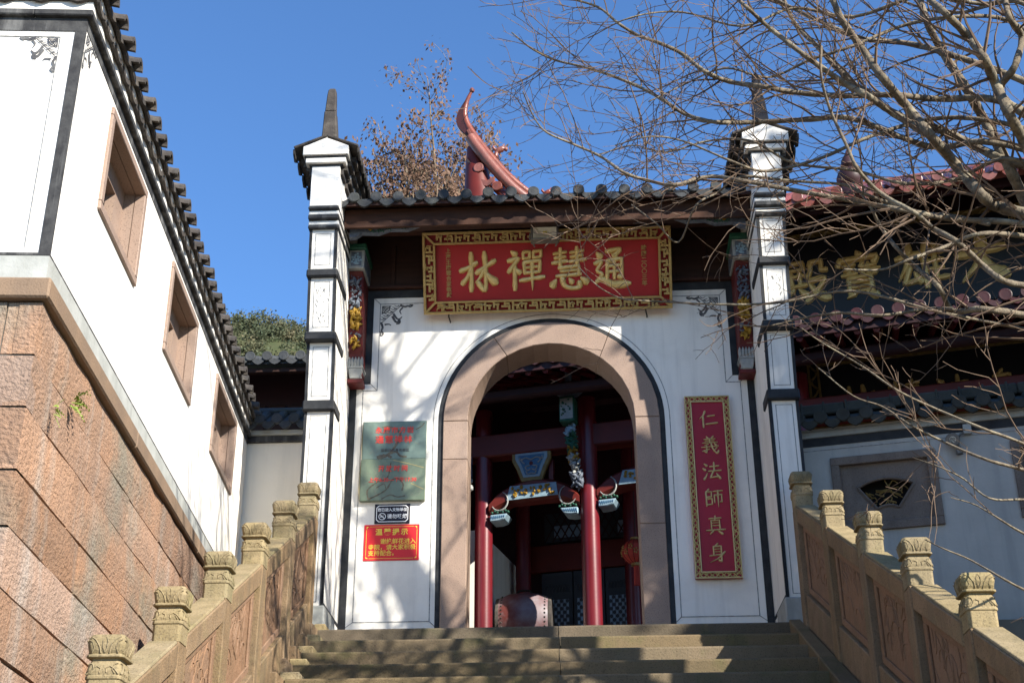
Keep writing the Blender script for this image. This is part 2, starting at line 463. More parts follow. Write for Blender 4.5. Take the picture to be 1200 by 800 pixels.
HAN = {
 'tong': [([(14, 16), (24, 27)], 11, 'd'), ([(8, 42), (26, 38), (14, 58), (27, 68), (12, 86)], 8, ''), ([(10, 86), (26, 79), (56, 92), (98, 90)], 11, 'n'),
          ([(38, 14), (74, 9), (56, 26)], 9, ''), ([(52, 20), (63, 28)], 8, 'd'), ([(41, 35), (39, 78)], 9, ''), ([(41, 36), (77, 31), (77, 77), (68, 72)], 9, 'k'),
          ([(43, 49), (74, 46)], 7, ''), ([(43, 62), (74, 60)], 7, ''), ([(58, 35), (58, 78)], 8, '')],
 'hui': [([(12, 15), (44, 11)], 7, ''), ([(14, 25), (42, 22)], 7, ''), ([(8, 37), (46, 32)], 8, ''), ([(29, 3), (28, 46)], 9, ''),
         ([(54, 13), (88, 8)], 7, ''), ([(55, 23), (86, 19)], 7, ''), ([(52, 34), (93, 29)], 8, ''), ([(71, 1), (71, 44)], 9, ''),
         ([(24, 49), (76, 44), (74, 66)], 8, 'k'), ([(28, 57), (73, 54)], 6, ''), ([(18, 68), (80, 64)], 8, ''),
         ([(17, 76), (6, 92)], 11, 'd'), ([(32, 72), (38, 90), (56, 97), (76, 94), (76, 82)], 10, ''), ([(50, 74), (58, 84)], 9, 'd'), ([(80, 72), (96, 84)], 11, 'd')],
 'chan': [([(16, 6), (28, 15)], 10, 'd'), ([(8, 29), (36, 22), (8, 56)], 9, 'k'), ([(25, 40), (24, 97)], 10, ''), ([(27, 48), (38, 58)], 9, 'd'),
          ([(47, 9), (47, 25)], 7, ''), ([(47, 9), (64, 7), (63, 23)], 7, 'k'), ([(47, 24), (63, 22)], 6, ''), ([(73, 8), (73, 23)], 7, ''), ([(73, 8), (93, 5), (91, 21)], 7, 'k'), ([(73, 22), (91, 20)], 6, ''),
          ([(48, 33), (50, 60)], 8, ''), ([(48, 33), (90, 29), (87, 57)], 8, 'k'), ([(51, 46), (86, 43)], 6, ''), ([(51, 58), (86, 56)], 7, ''), ([(69, 31), (69, 99)], 9, 'f'), ([(38, 76), (99, 68)], 9, '')],
 'lin': [([(2, 46), (24, 38), (46, 26)], 10, ''), ([(31, 3), (32, 50), (30, 95)], 10, ''), ([(31, 42), (22, 60), (6, 78)], 10, ''), ([(44, 52), (70, 36), (94, 22)], 10, ''),
         ([(66, 2), (69, 50), (66, 94), (46, 72)], 10, ''), ([(66, 42), (56, 60), (42, 76)], 9, 'f'), ([(69, 52), (82, 66), (99, 78)], 12, 'n')],
 'ren': [([(36, 6), (26, 28), (6, 48)], 10, 'f'), ([(25, 32), (25, 96)], 10, ''), ([(48, 34), (85, 29)], 9, ''), ([(40, 78), (98, 71)], 10, '')],
 'yi': [([(34, 3), (43, 13)], 8, 'd'), ([(70, 2), (60, 13)], 8, ''), ([(22, 19), (80, 16)], 7, ''), ([(28, 28), (74, 26)], 6, ''), ([(14, 39), (90, 35)], 7, ''), ([(51, 14), (51, 39)], 7, ''),
        ([(42, 45), (22, 53)], 7, 'f'), ([(8, 63), (94, 56)], 7, ''), ([(33, 50), (33, 90), (23, 85)], 8, ''), ([(12, 84), (48, 72)], 7, ''), ([(58, 43), (66, 72), (86, 96), (94, 82)], 9, ''), ([(86, 64), (66, 86)], 7, 'f'), ([(74, 42), (84, 51)], 8, 'd')],
 'fa': [([(14, 9), (27, 20)], 10, 'd'), ([(6, 34), (19, 44)], 10, 'd'), ([(10, 94), (20, 78), (29, 58)], 10, 'f'), ([(42, 25), (88, 21)], 9, ''), ([(64, 3), (64, 48)], 9, ''), ([(34, 50), (98, 45)], 9, ''),
        ([(60, 50), (42, 84), (84, 79)], 9, 'k'), ([(74, 62), (93, 90)], 10, 'd')],
 'shi': [([(28, 2), (18, 15)], 8, ''), ([(13, 16), (14, 92)], 9, ''), ([(13, 18), (41, 16), (40, 43), (14, 45)], 8, 'k'), ([(14, 55), (43, 53), (42, 83), (14, 86)], 8, 'k'), ([(50, 15), (97, 11)], 8, ''),
         ([(55, 34), (55, 74)], 8, ''), ([(55, 35), (92, 31), (92, 72), (84, 69)], 8, 'k'), ([(74, 12), (74, 99)], 9, 'f')],
 'zhen': [([(20, 15), (80, 11)], 8, ''), ([(51, 2), (49, 25)], 8, ''), ([(30, 25), (30, 68)], 8, ''), ([(30, 26), (72, 23), (72, 68)], 8, 'k'), ([(31, 39), (71, 37)], 6, ''), ([(31, 53), (71, 51)], 6, ''), ([(4, 77), (98, 72)], 9, ''), ([(38, 80), (20, 98)], 9, 'f'), ([(62, 79), (84, 96)], 10, 'd')],
 'shen': [([(54, 1), (42, 13)], 8, ''), ([(32, 16), (32, 62)], 8, ''), ([(32, 17), (71, 14), (70, 94), (56, 87)], 9, 'k'), ([(33, 31), (69, 29)], 6, ''), ([(33, 45), (69, 43)], 6, ''), ([(12, 64), (78, 57)], 8, ''), ([(88, 44), (56, 76), (12, 98)], 9, 'f')],
 'da': [([(4, 40), (94, 30)], 15, ''), ([(52, 3), (48, 50), (8, 96)], 16, 'f'), ([(50, 46), (68, 76), (97, 92)], 16, 'n')],
 'xiong': [([(2, 30), (46, 22)], 11, ''), ([(28, 4), (22, 42), (2, 78)], 11, 'f'), ([(27, 48), (13, 84), (42, 78)], 10, 'k'), ([(34, 62), (46, 84)], 10, 'd'), ([(64, 2), (54, 24), (44, 36)], 11, 'f'), ([(56, 24), (56, 96)], 11, ''),
           ([(74, 5), (82, 17)], 10, 'd'), ([(58, 26), (96, 22)], 9, ''), ([(58, 43), (91, 40)], 8, ''), ([(58, 60), (91, 58)], 8, ''), ([(56, 82), (99, 78)], 10, ''), ([(76, 24), (76, 80)], 9, '')],
 'bao': [([(50, 0), (55, 10)], 11, 'd'), ([(16, 15), (11, 29)], 11, ''), ([(16, 17), (90, 13), (82, 27)], 11, 'k'), ([(20, 30), (44, 28)], 7, ''), ([(22, 39), (42, 38)], 7, ''), ([(17, 50), (46, 47)], 8, ''), ([(32, 28), (32, 48)], 8, ''),
         ([(60, 25), (54, 34)], 8, ''), ([(56, 35), (85, 32)], 7, ''), ([(52, 43), (92, 40)], 7, ''), ([(70, 28), (70, 50)], 8, ''), ([(58, 44), (58, 53), (84, 51), (84, 43)], 7, 'k'),
         ([(29, 57), (29, 88)], 9, ''), ([(29, 57), (73, 54), (73, 88)], 9, 'k'), ([(30, 67), (72, 65)], 7, ''), ([(30, 77), (72, 75)], 7, ''), ([(30, 87), (72, 85)], 7, ''), ([(38, 89), (22, 99)], 10, 'f'), ([(62, 88), (82, 99)], 11, 'd')],
 'dian': [([(12, 9), (12, 50), (3, 92)], 10, ''), ([(12, 10), (49, 8), (48, 25)], 9, 'k'), ([(13, 25), (48, 23)], 7, ''), ([(15, 39), (51, 36)], 8, ''), ([(24, 29), (24, 60)], 8, ''), ([(41, 28), (41, 60)], 8, ''), ([(8, 61), (56, 57)], 9, ''), ([(25, 66), (11, 82)], 10, 'f'), ([(38, 66), (52, 80)], 10, 'd'),
          ([(64, 10), (63, 30), (55, 42)], 9, ''), ([(64, 11), (87, 8), (85, 29), (97, 29)], 9, 'k'), ([(57, 51), (90, 46), (74, 72), (50, 95)], 10, ''), ([(60, 58), (76, 80), (99, 92)], 12, 'n')],
}

def text(name, body, size, m, parent, fr, depth=0.0, align='CENTER', ext=0.002, spacing=1.0, line=1.0, bold=0.0):
    """printed lettering: fr(a, d, c) maps right / out / up"""
    cu = bpy.data.curves.new(name, 'FONT')
    cu.body = body
    cu.size = size
    cu.extrude = ext
    cu.offset = bold
    cu.align_x = align
    cu.align_y = 'CENTER'
    cu.space_character = spacing
    cu.space_line = line
    cu.resolution_u = 2
    tmp = bpy.data.objects.new(name, cu)
    me0 = bpy.data.meshes.new_from_object(tmp)
    mb = MB()
    mb.add([fr(v.co.x, depth + v.co.z, v.co.y) for v in me0.vertices], [tuple(p.vertices) for p in me0.polygons])
    bpy.data.objects.remove(tmp)
    bpy.data.meshes.remove(me0)
    bpy.data.curves.remove(cu)
    return part(name, mb, m, parent)

# ================================================================== SETTING
ZL = -0.235                     # landing level
STEP_R, STEP_T = 0.17, 0.331
SLOPE = STEP_R / STEP_T
NST = 25
Y0S = -0.9
ZG = ZL - STEP_R * NST          # lower ground
g = MB()
g.add([(-1500, -400, ZG), (1500, -400, ZG), (1500, 1500, ZG), (-1500, 1500, ZG)], [(0, 1, 2, 3)])
part('ground', g, 'paving', None, kind='structure', fix=False)
g = MB()
g.prism([(-40, -0.86, ZG - 0.2), (14, -0.86, ZG - 0.2), (14, 40, ZG - 0.2), (-40, 40, ZG - 0.2)], (0, 0, ZL - 0.004 - ZG + 0.2))
part('terrace', g, 'paving', None, kind='structure')
g = MB()                        # sloping bank on the right of the stairs
for (xa, xb) in ((2.75, 14.0),):
    n = 14
    rows = []
    for i in range(n + 1):
        y = -0.87 - i * 0.62
        z = max(ZG - 0.05, ZL - 0.25 - (i * 0.62) * SLOPE)
        rows.append([V((2.3 + (xb - 2.3) * (k / 18) ** 1.6, y, z + random.uniform(-0.06, 0.06))) for k in range(19)])
    vs = [p for r in rows for p in r]
    fs = [(i * 19 + k, (i + 1) * 19 + k, (i + 1) * 19 + k + 1, i * 19 + k + 1) for i in range(n) for k in range(18)]
    g.add(vs, fs)
part('embankment', g, 'soil', None, kind='structure', fix=False)

# ------------------------------------------------------------------ stairs
stairs = bpy.data.objects.new('staircase', None)
col.objects.link(stairs)
stairs.location = (0, Y0S, ZL)
stairs["kind"] = 'structure'
rs = random.Random(3)
for k in range(NST):
    y1 = Y0S - STEP_T * k
    z1 = ZL - STEP_R * k
    xl = -1.873 + 0.06 * (Y0S - y1) if k < 12 else -1.873 + 0.06 * 3.6
    xr = 1.905 + 0.03 * (Y0S - y1)
    xj = 0.05 + 0.012 * (Y0S - y1) + rs.uniform(-.01, .01)
    for a, b in ((xl - 0.1, xj - 0.003), (xj + 0.003, xr + 0.06)):
        m = MB()
        nx = 7                       # slightly worn front edge
        front = []
        for i in range(nx + 1):
            x = a + (b - a) * i / nx
            wob = rs.uniform(-.006, .006)
            front.append((x, wob))
        rings = []
        for x, wob in front:
            zt = z1 + wob * 0.5
            rings.append([V((x, y1 + wob, z1 - STEP_R + 0.002)), V((x, y1 + wob, zt - 0.018)), V((x, y1 + 0.006 + wob, zt - 0.005)), V((x, y1 + 0.022 + wob, zt)), V((x, y1 + STEP_T + 0.05, zt)), V((x, y1 + STEP_T + 0.05, z1 - STEP_R + 0.002))])
        m.loft(rings)
        part('step_slab', m, 'step_stone', stairs)

# ------------------------------------------------------------------ balustrades
def petal_cap():
    """lotus-bud post head; base at z=0, 0.155 wide, 0.30 tall"""
    W = 0.0775
    def ring(wd, z, ch=0.2):
        c = wd * ch
        return [V((-wd + c, -wd, z)), V((wd - c, -wd, z)), V((wd, -wd + c, z)), V((wd, wd - c, z)), V((wd - c, wd, z)), V((-wd + c, wd, z)), V((-wd, wd - c, z)), V((-wd, -wd + c, z))]
    m = MB()
    prof = [(W * 0.99, 0), (W * 1.0, 0.085), (W * 1.0, 0.092), (W * 1.07, 0.094), (W * 1.07, 0.108), (W * 1.02, 0.110), (W * 1.05, 0.13), (W * 0.98, 0.16), (W * 0.85, 0.182), (W * 0.84, 0.19),
            (W * 1.13, 0.192), (W * 1.13, 0.204), (W * 0.95, 0.208), (W * 1.06, 0.225), (W * 1.13, 0.25), (W * 1.11, 0.275), (W * 0.98, 0.298), (W * 0.55, 0.304)]
    m.loft([ring(a, z) for a, z in prof])
    body = mesh('lotus_cap', m, 'moss_stone', bevel=0.004)
    c = MB()
    for k in range(4):
        rot = Matrix.Rotation(k * math.pi / 2, 3, 'Z')
        def q(x, z, w):
            return rot @ V((x, -w - 0.001, z))
        # lower petals: two curls and a middle leaf
        for s in (-1, 1):
            c.tube([q(s * a, z, wd) for a, z, wd in ((0.072, 0.115, W * 1.03), (0.05, 0.14, W * 1.03), (0.03, 0.152, W * 1.0), (0.012, 0.142, W * 1.02), (0.016, 0.122, W * 1.04))], 0.0035, 4)
            c.tube([q(s * a, z, wd) for a, z, wd in ((0.066, 0.165, W * 0.97), (0.05, 0.16, W * 0.99), (0.042, 0.135, W * 1.04), (0.055, 0.117, W * 1.04))], 0.003, 4)
            c.tube([q(s * a, z, wd) for a, z, wd in ((0.02, 0.212, W * 1.0), (0.026, 0.24, W * 1.1), (0.045, 0.27, W * 1.12), (0.068, 0.285, W * 1.05))], 0.0035, 4)
            c.tube([q(s * a, z, wd) for a, z, wd in ((0.06, 0.212, W * 1.0), (0.05, 0.235, W * 1.08), (0.06, 0.262, W * 1.13), (0.076, 0.27, W * 1.12))], 0.003, 4)
            c.tube([q(s * a, z, wd) for a, z, wd in ((0.0, 0.29, W * 1.03), (0.012, 0.265, W * 1.13), (0.01, 0.235, W * 1.09), (0.0, 0.215, W * 1.0))], 0.0035, 4)
    petals = mesh('petal_carving', c, 'moss_stone', smooth=True)
    return body, petals
CAP, PETAL = petal_cap()

def balustrade(name, side, xs, label, shade):
    t = thing(name, (xs(0), Y0S, ZL), label, 'balustrade')
    SP = 0.95
    PW = 0.155
    rr = random.Random(11 if side < 0 else 5)
    face = -side                     # carved faces look towards the stairs
    def yk(k): return -1.03 - SP * k          # post centre
    def zk(k): return 0.672 - 0.49 * k        # neck level
    npost = 9
    for k in range(npost):
        y, z, x = yk(k), zk(k), xs(k)
        zb = ZL - SLOPE * (Y0S - y) - 0.22
        m = MB()
        m.box(x - PW / 2, x + PW / 2, y - PW / 2, y + PW / 2, max(zb, ZG), z)
        p = part('post', m, 'sandstone', t, bevel=0.007)
        c = inst('lotus_cap', CAP, p, (x, y, z), (0, 0, rr.uniform(-.02, .02)), (1, 1, rr.uniform(.97, 1.03)))
        pc = inst('petal_carving', PETAL, p, (x, y, z), c.rotation_euler, c.scale)
        pc['kind'] = 'stuff'
        if k == npost - 1:
            break
        y2, z2, x2 = yk(k + 1), zk(k + 1), xs(k + 1)
        ya, yb = y - PW / 2 - 0.002, y2 + PW / 2 + 0.002
        sl = (z - z2) / SP
        def fr(a, s, c, x=x, x2=x2, y=y, z=z):   # a: across (towards the stairs +), s: metres down the run from post centre, c: height above rail-top line
            u = s / SP
            return V((x + (x2 - x) * u + face * a, y - s, z - sl * (s - PW / 2) + c))
        s0, s1 = PW / 2 + 0.002, SP - PW / 2 - 0.002
        # handrail with a small lip
        m = MB()
        m.hexa([fr(-0.085, s0, -0.145), fr(0.075, s0, -0.145), fr(0.075, s1, -0.145), fr(-0.085, s1, -0.145), fr(-0.085, s0, -0.012), fr(0.075, s0, -0.012), fr(0.075, s1, -0.012), fr(-0.085, s1, -0.012)])
        h = part('handrail', m, 'sandstone', t, bevel=0.006)
        m = MB()
        m.hexa([fr(-0.09, s0, -0.0115), fr(0.066, s0, -0.0115), fr(0.066, s1, -0.0115), fr(-0.09, s1, -0.0115), fr(-0.085, s0, 0.004), fr(0.06, s0, 0.004), fr(0.06, s1, 0.004), fr(-0.085, s1, 0.004)])
        part('rail_top', m, 'moss_stone', h, bevel=0.003)
        # side stile next to the post, recessed
        for sa, sb in ((s0, s0 + 0.045), (s1 - 0.045, s1)):
            m = MB()
            m.hexa([fr(-0.03, sa, -0.88), fr(0.022, sa, -0.88), fr(0.022, sb, -0.88), fr(-0.03, sb, -0.88), fr(-0.03, sa, -0.147), fr(0.022, sa, -0.147), fr(0.022, sb, -0.147), fr(-0.03, sb, -0.147)])
            part('stile', m, 'sandstone_red', t)
        # carved panel with a raised margin
        a0, a1 = s0 + 0.05, s1 - 0.05
        m = MB()
        m.hexa([fr(-0.035, a0, -0.72), fr(0.03, a0, -0.72), fr(0.03, a1, -0.72), fr(-0.035, a1, -0.72), fr(-0.035, a0, -0.149), fr(0.03, a0, -0.149), fr(0.03, a1, -0.149), fr(-0.035, a1, -0.149)])
        p = part('carved_panel', m, 'sandstone_red', t)
        m = MB()
        mg = 0.055
        for q in ((a0, a1, -0.72, -0.72 + mg), (a0, a1, -0.149 - mg, -0.149), (a0, a0 + mg, -0.72 + mg, -0.149 - mg), (a1 - mg, a1, -0.72 + mg, -0.149 - mg)):
            m.hexa([fr(0.0305, q[0], q[2]), fr(0.046, q[0], q[2]), fr(0.046, q[1], q[2]), fr(0.0305, q[1], q[2]), fr(0.0305, q[0], q[3]), fr(0.046, q[0], q[3]), fr(0.046, q[1], q[3]), fr(0.0305, q[1], q[3])])
        part('panel_margin', m, 'sandstone_red', p, bevel=0.004)
        m = MB()
        for i in range(24):          # low relief: stems, leaves and cloud curls
            cs = rr.uniform(a0 + 0.1, a1 - 0.1)
            cc = rr.uniform(-0.6, -0.25)
            pts = []
            an = rr.uniform(0.9, 2.3)
            turn = rr.uniform(-1.5, 1.5)
            ps, pc2 = cs, cc
            for j in range(7):
                pts.append(fr(0.031, min(max(ps, a0 + 0.07), a1 - 0.07), min(max(pc2, -0.65), -0.215)))
                ps += math.cos(an) * 0.033
                pc2 += math.sin(an) * 0.033
                an += turn * 0.35
            m.tube(pts, [0.002, 0.004, 0.005, 0.006, 0.005, 0.004, 0.002], 5)
        part('relief', m, 'sandstone_red', p, smooth='all', kind='stuff')
        # base rail under the panel
        m = MB()
        m.hexa([fr(-0.06, s0, -1.15), fr(0.062, s0, -1.15), fr(0.062, s1, -1.15), fr(-0.06, s1, -1.15), fr(-0.06, s0, -0.745), fr(0.062, s0, -0.745), fr(0.062, s1, -0.745), fr(-0.06, s1, -0.745)])
        part('base_rail', m, 'sandstone', t, bevel=0.006)
    # kerb beside the steps
    if side > 0:
        for k in range(8):
            ya, yb = Y0S - 1.05 * k + 0.02, Y0S - 1.05 * (k + 1) + 0.026
            xi = lambda y: 1.915 + 0.03 * (Y0S - y)
            xo = lambda y: xs(0) + (xs(1) - xs(0)) * (-1.03 - y) / SP - 0.075
            zt = lambda y: ZL + 0.012 - SLOPE * (Y0S - y)
            m = MB()
            m.hexa([(xi(ya), ya, zt(ya) - 0.4), (xo(ya), ya, zt(ya) - 0.4), (xo(yb), yb, zt(yb) - 0.4), (xi(yb), yb, zt(yb) - 0.4), (xi(ya), ya, zt(ya)), (xo(ya), ya, zt(ya)), (xo(yb), yb, zt(yb)), (xi(yb), yb, zt(yb))])
            part('kerb_stone', m, 'step_stone', t, bevel=0.008)
    else:
        for k in range(NST):
            y1 = Y0S - STEP_T * k
            z1 = ZL - STEP_R * k
            xi = -1.873 + 0.06 * min(Y0S - y1, 3.6)
            xo = xs(0) + (xs(1) - xs(0)) * (-1.03 - y1) / SP + 0.075
            m = MB()
            m.box(xo, xi - 0.002, y1 + 0.03 + rr.uniform(-.01, .01), y1 + STEP_T + 0.028, z1 - 0.25, z1 + 0.055)
            part('kerb_stone', m, 'moss_stone', t, bevel=0.01)
            m = MB()
            m.box(xo - 0.06, xo + 0.035, y1 + 0.12, y1 + STEP_T + 0.115, z1 - 0.1, z1 + 0.175)
            part('base_stone', m, 'sandstone', t, bevel=0.012)
    return t
balustrade('stone_balustrade', -1, lambda k: -2.048 + 0.021 * k, 'sunlit carved stone balustrade climbing the stairs beside the pink granite wall', False)
balustrade('stone_balustrade', 1, lambda k: 2.093 + 0.05 * k, 'carved stone balustrade with shaded reddish panels below the fan window wall', True)

# ================================================================== TEMPLE GATE
gate = thing('temple_gate', (0, 0, ZL), 'white temple gate with a round stone arch, tiled eave and two pointed end piers', 'gate')
AR, AC = 0.787, 1.945          # arch radius and spring height
RO, RB = 1.02, 1.068
GT = 0.36                      # wall thickness
XW = 1.93
# plaster wall with the opening
m = MB()
def arch_pts(r, n=36):
    return [(r * math.cos(math.pi * i / n), AC + r * math.sin(math.pi * i / n)) for i in range(n + 1)]
rr_ = RO - 0.01
for sx in (-1, 1):
    m.box(min(sx * rr_, sx * XW), max(sx * rr_, sx * XW), 0, GT, ZL, 3.36)
ap = arch_pts(rr_)
for (x1, z1), (x2, z2) in zip(ap, ap[1:]):
    m.hexa([(x2, 0, z2), (x1, 0, z1), (x1, GT, z1), (x2, GT, z2), (x2, 0, 3.36), (x1, 0, 3.36), (x1, GT, 3.36), (x2, GT, 3.36)])
part('wall', m, 'plaster', gate)
# stone surround
def ring_seg(r0, r1, a0, a1, y0, y1, n=12):
    rings = []
    for i in range(n + 1):
        a = a0 + (a1 - a0) * i / n
        c, s = math.cos(a), math.sin(a)
        rings.append([V((r0 * c, y0, AC + r0 * s)), V((r1 * c, y0, AC + r1 * s)), V((r1 * c, y1, AC + r1 * s)), V((r0 * c, y1, AC + r0 * s))])
    return rings
def seg(a0, a1, r0, r1, y0, y1, n=12):
    mm = MB()
    mm.loft(ring_seg(r0, r1, R(a0), R(a1), y0, y1, n))
    return mm
for a0, a1 in ((0.15, 121.9), (122.1, 179.85)):
    part('arch_stone', seg(a0, a1, AR, RO, -0.028, GT + 0.03), 'pink_granite', gate, bevel=0.006)
for sx in (-1, 1):
    for z0, z1 in ((ZL + 0.002, 1.56 if sx < 0 else 0.9), (1.5615 if sx < 0 else 0.9015, AC - 0.001)):
        mm = MB()
        mm.box(min(sx * AR, sx * RO), max(sx * AR, sx * RO), -0.028, GT + 0.03, z0, z1)
        part('arch_stone', mm, 'pink_granite', gate, bevel=0.006)
# black painted outline of the arch
m = MB()
m.loft(ring_seg(RO, RB, 0, math.pi, -0.004, 0.004, 40))
for sx in (-1, 1):
    m.box(min(sx * RO, sx * RB), max(sx * RO, sx * RB), -0.004, 0.004, ZL, AC)
part('arch_outline', m, 'black_paint', gate)
# fine ink lines and black border of the wall panel
def ribbon(mm, pts, wd, y=-0.003, closed=False):
    n = len(pts)
    for i in range(n if closed else n - 1):
        a, b = V((pts[i][0], 0, pts[i][1])), V((pts[(i + 1) % n][0], 0, pts[(i + 1) % n][1]))
        d = (b - a).normalized()
        nn = V((-d.z, 0, d.x)) * wd / 2
        e = d * wd * 0.45
        mm.add([(p.x, y - 0.0004 * i / n, p.z) for p in (a - nn - e, b - nn + e, b + nn + e, a + nn - e)], [(0, 1, 2, 3)])
m = MB()
RL = 1.115
ribbon(m, [(RL * math.cos(math.pi * i / 48), AC + RL * math.sin(math.pi * i / 48)) for i in range(49)], 0.007)
for sx in (-1, 1):
    ribbon(m, [(sx * RL, AC), (sx * RL, 0.045), (sx * 1.80, 0.045), (sx * 1.80, 2.29), (sx * 1.665, 2.29), (sx * 1.665, 3.22), (sx * 0.2, 3.22)], 0.008)
    for a, b in (((1.068, 0.0), (RL, 0.045)), ((1.863, 0.0), (1.80, 0.045)), ((1.863, 2.36), (1.80, 2.29)), ((1.73, 3.285), (1.665, 3.22)), ((1.73, 2.36), (1.665, 2.29))):
        ribbon(m, [(sx * a[0], a[1]), (sx * b[0], b[1])], 0.007)
part('ink_border', m, 'ink_grey', gate, fix=False)
m = MB()
for sx in (-1, 1):
    def bx(x0, x1, z0, z1):
        m.box(min(sx * x0, sx * x1), max(sx * x0, sx * x1), -0.005, 0.004, z0, z1)
    bx(1.863, 1.928, ZL, 2.36)
    bx(1.73, 1.928, 2.36, 3.285)
m.box(-1.928, 1.928, -0.006, 0.004, 3.285, 3.37)
part('black_border', m, 'black_paint', gate)
m = MB()
for sx in (-1, 1):
    m.box(min(sx * 1.07, sx * 1.86), max(sx * 1.07, sx * 1.86), -0.006, 0.004, ZL, -0.03)
part('skirting', m, 'black_paint', gate)
# painted corner scrolls
def scroll(mm, fr, s=1.0):
    """ink ornament filling a corner: fr(a, c) with a along the top edge, c downwards"""
    def tb(pts, w0, w1):
        p = spline([fr(a * s, c * s) for a, c in pts], 5)
        n = len(p)
        mm.tube(p, [(w0 + (w1 - w0) * i / (n - 1)) * s for i in range(n)], 4)
    for k in range(6):                # little fan in the corner
        a = R(8 + 15 * k)
        tb([(0.008, 0.008), (0.085 * math.cos(a), 0.085 * math.sin(a))], 0.002, 0.006)
    tb([(0.09, 0.004), (0.086, 0.05), (0.05, 0.086), (0.004, 0.09)], 0.006, 0.006)
    tb([(0.105, 0.004), (0.004, 0.105)], 0.004, 0.004)
    tb([(0.21, 0.005), (0.005, 0.21)], 0.004, 0.004)
    for k in range(9):                # bamboo leaves between the bands
        t = k / 8
        cx, cy = 0.155 * (1 - t) + 0.012, 0.155 * t + 0.012
        tb([(cx - 0.03, cy - 0.012), (cx, cy + 0.004), (cx + 0.024, cy - 0.01 + 0.024 * (k % 2))], 0.002, 0.007)
    tb([(0.2, 0.0), (0.25, 0.02), (0.285, 0.012), (0.31, 0.022), (0.335, 0.004), (0.3, 0.0)], 0.013, 0.007)
    tb([(0.0, 0.2), (0.02, 0.26), (0.01, 0.3), (0.028, 0.34), (0.004, 0.36), (0.0, 0.31)], 0.013, 0.007)
    tb([(0.13, 0.1), (0.17, 0.16), (0.2, 0.165), (0.225, 0.14)], 0.012, 0.006)
    tb([(0.12, 0.13), (0.16, 0.2), (0.2, 0.19), (0.19, 0.23)], 0.014, 0.006)
    tb([(0.19, 0.165), (0.2, 0.21), (0.165, 0.225)], 0.016, 0.008)
    tb([(0.23, 0.03), (0.2, 0.07), (0.215, 0.11)], 0.010, 0.005)
    tb([(0.04, 0.23), (0.085, 0.225), (0.11, 0.24)], 0.010, 0.005)
for sx in (-1, 1):
    m = MB()
    scroll(m, lambda a, c, sx=sx: V((sx * (1.655 - a), -0.0035, 3.205 - c)), 0.92)
    for i, p in enumerate(m.v):       # flatten to a painted film
        m.v[i] = (p[0], -0.003 + (p[1] + 0.0035) * 0.1, p[2])
    part('corner_scroll', m, 'ink', gate, fix=False)

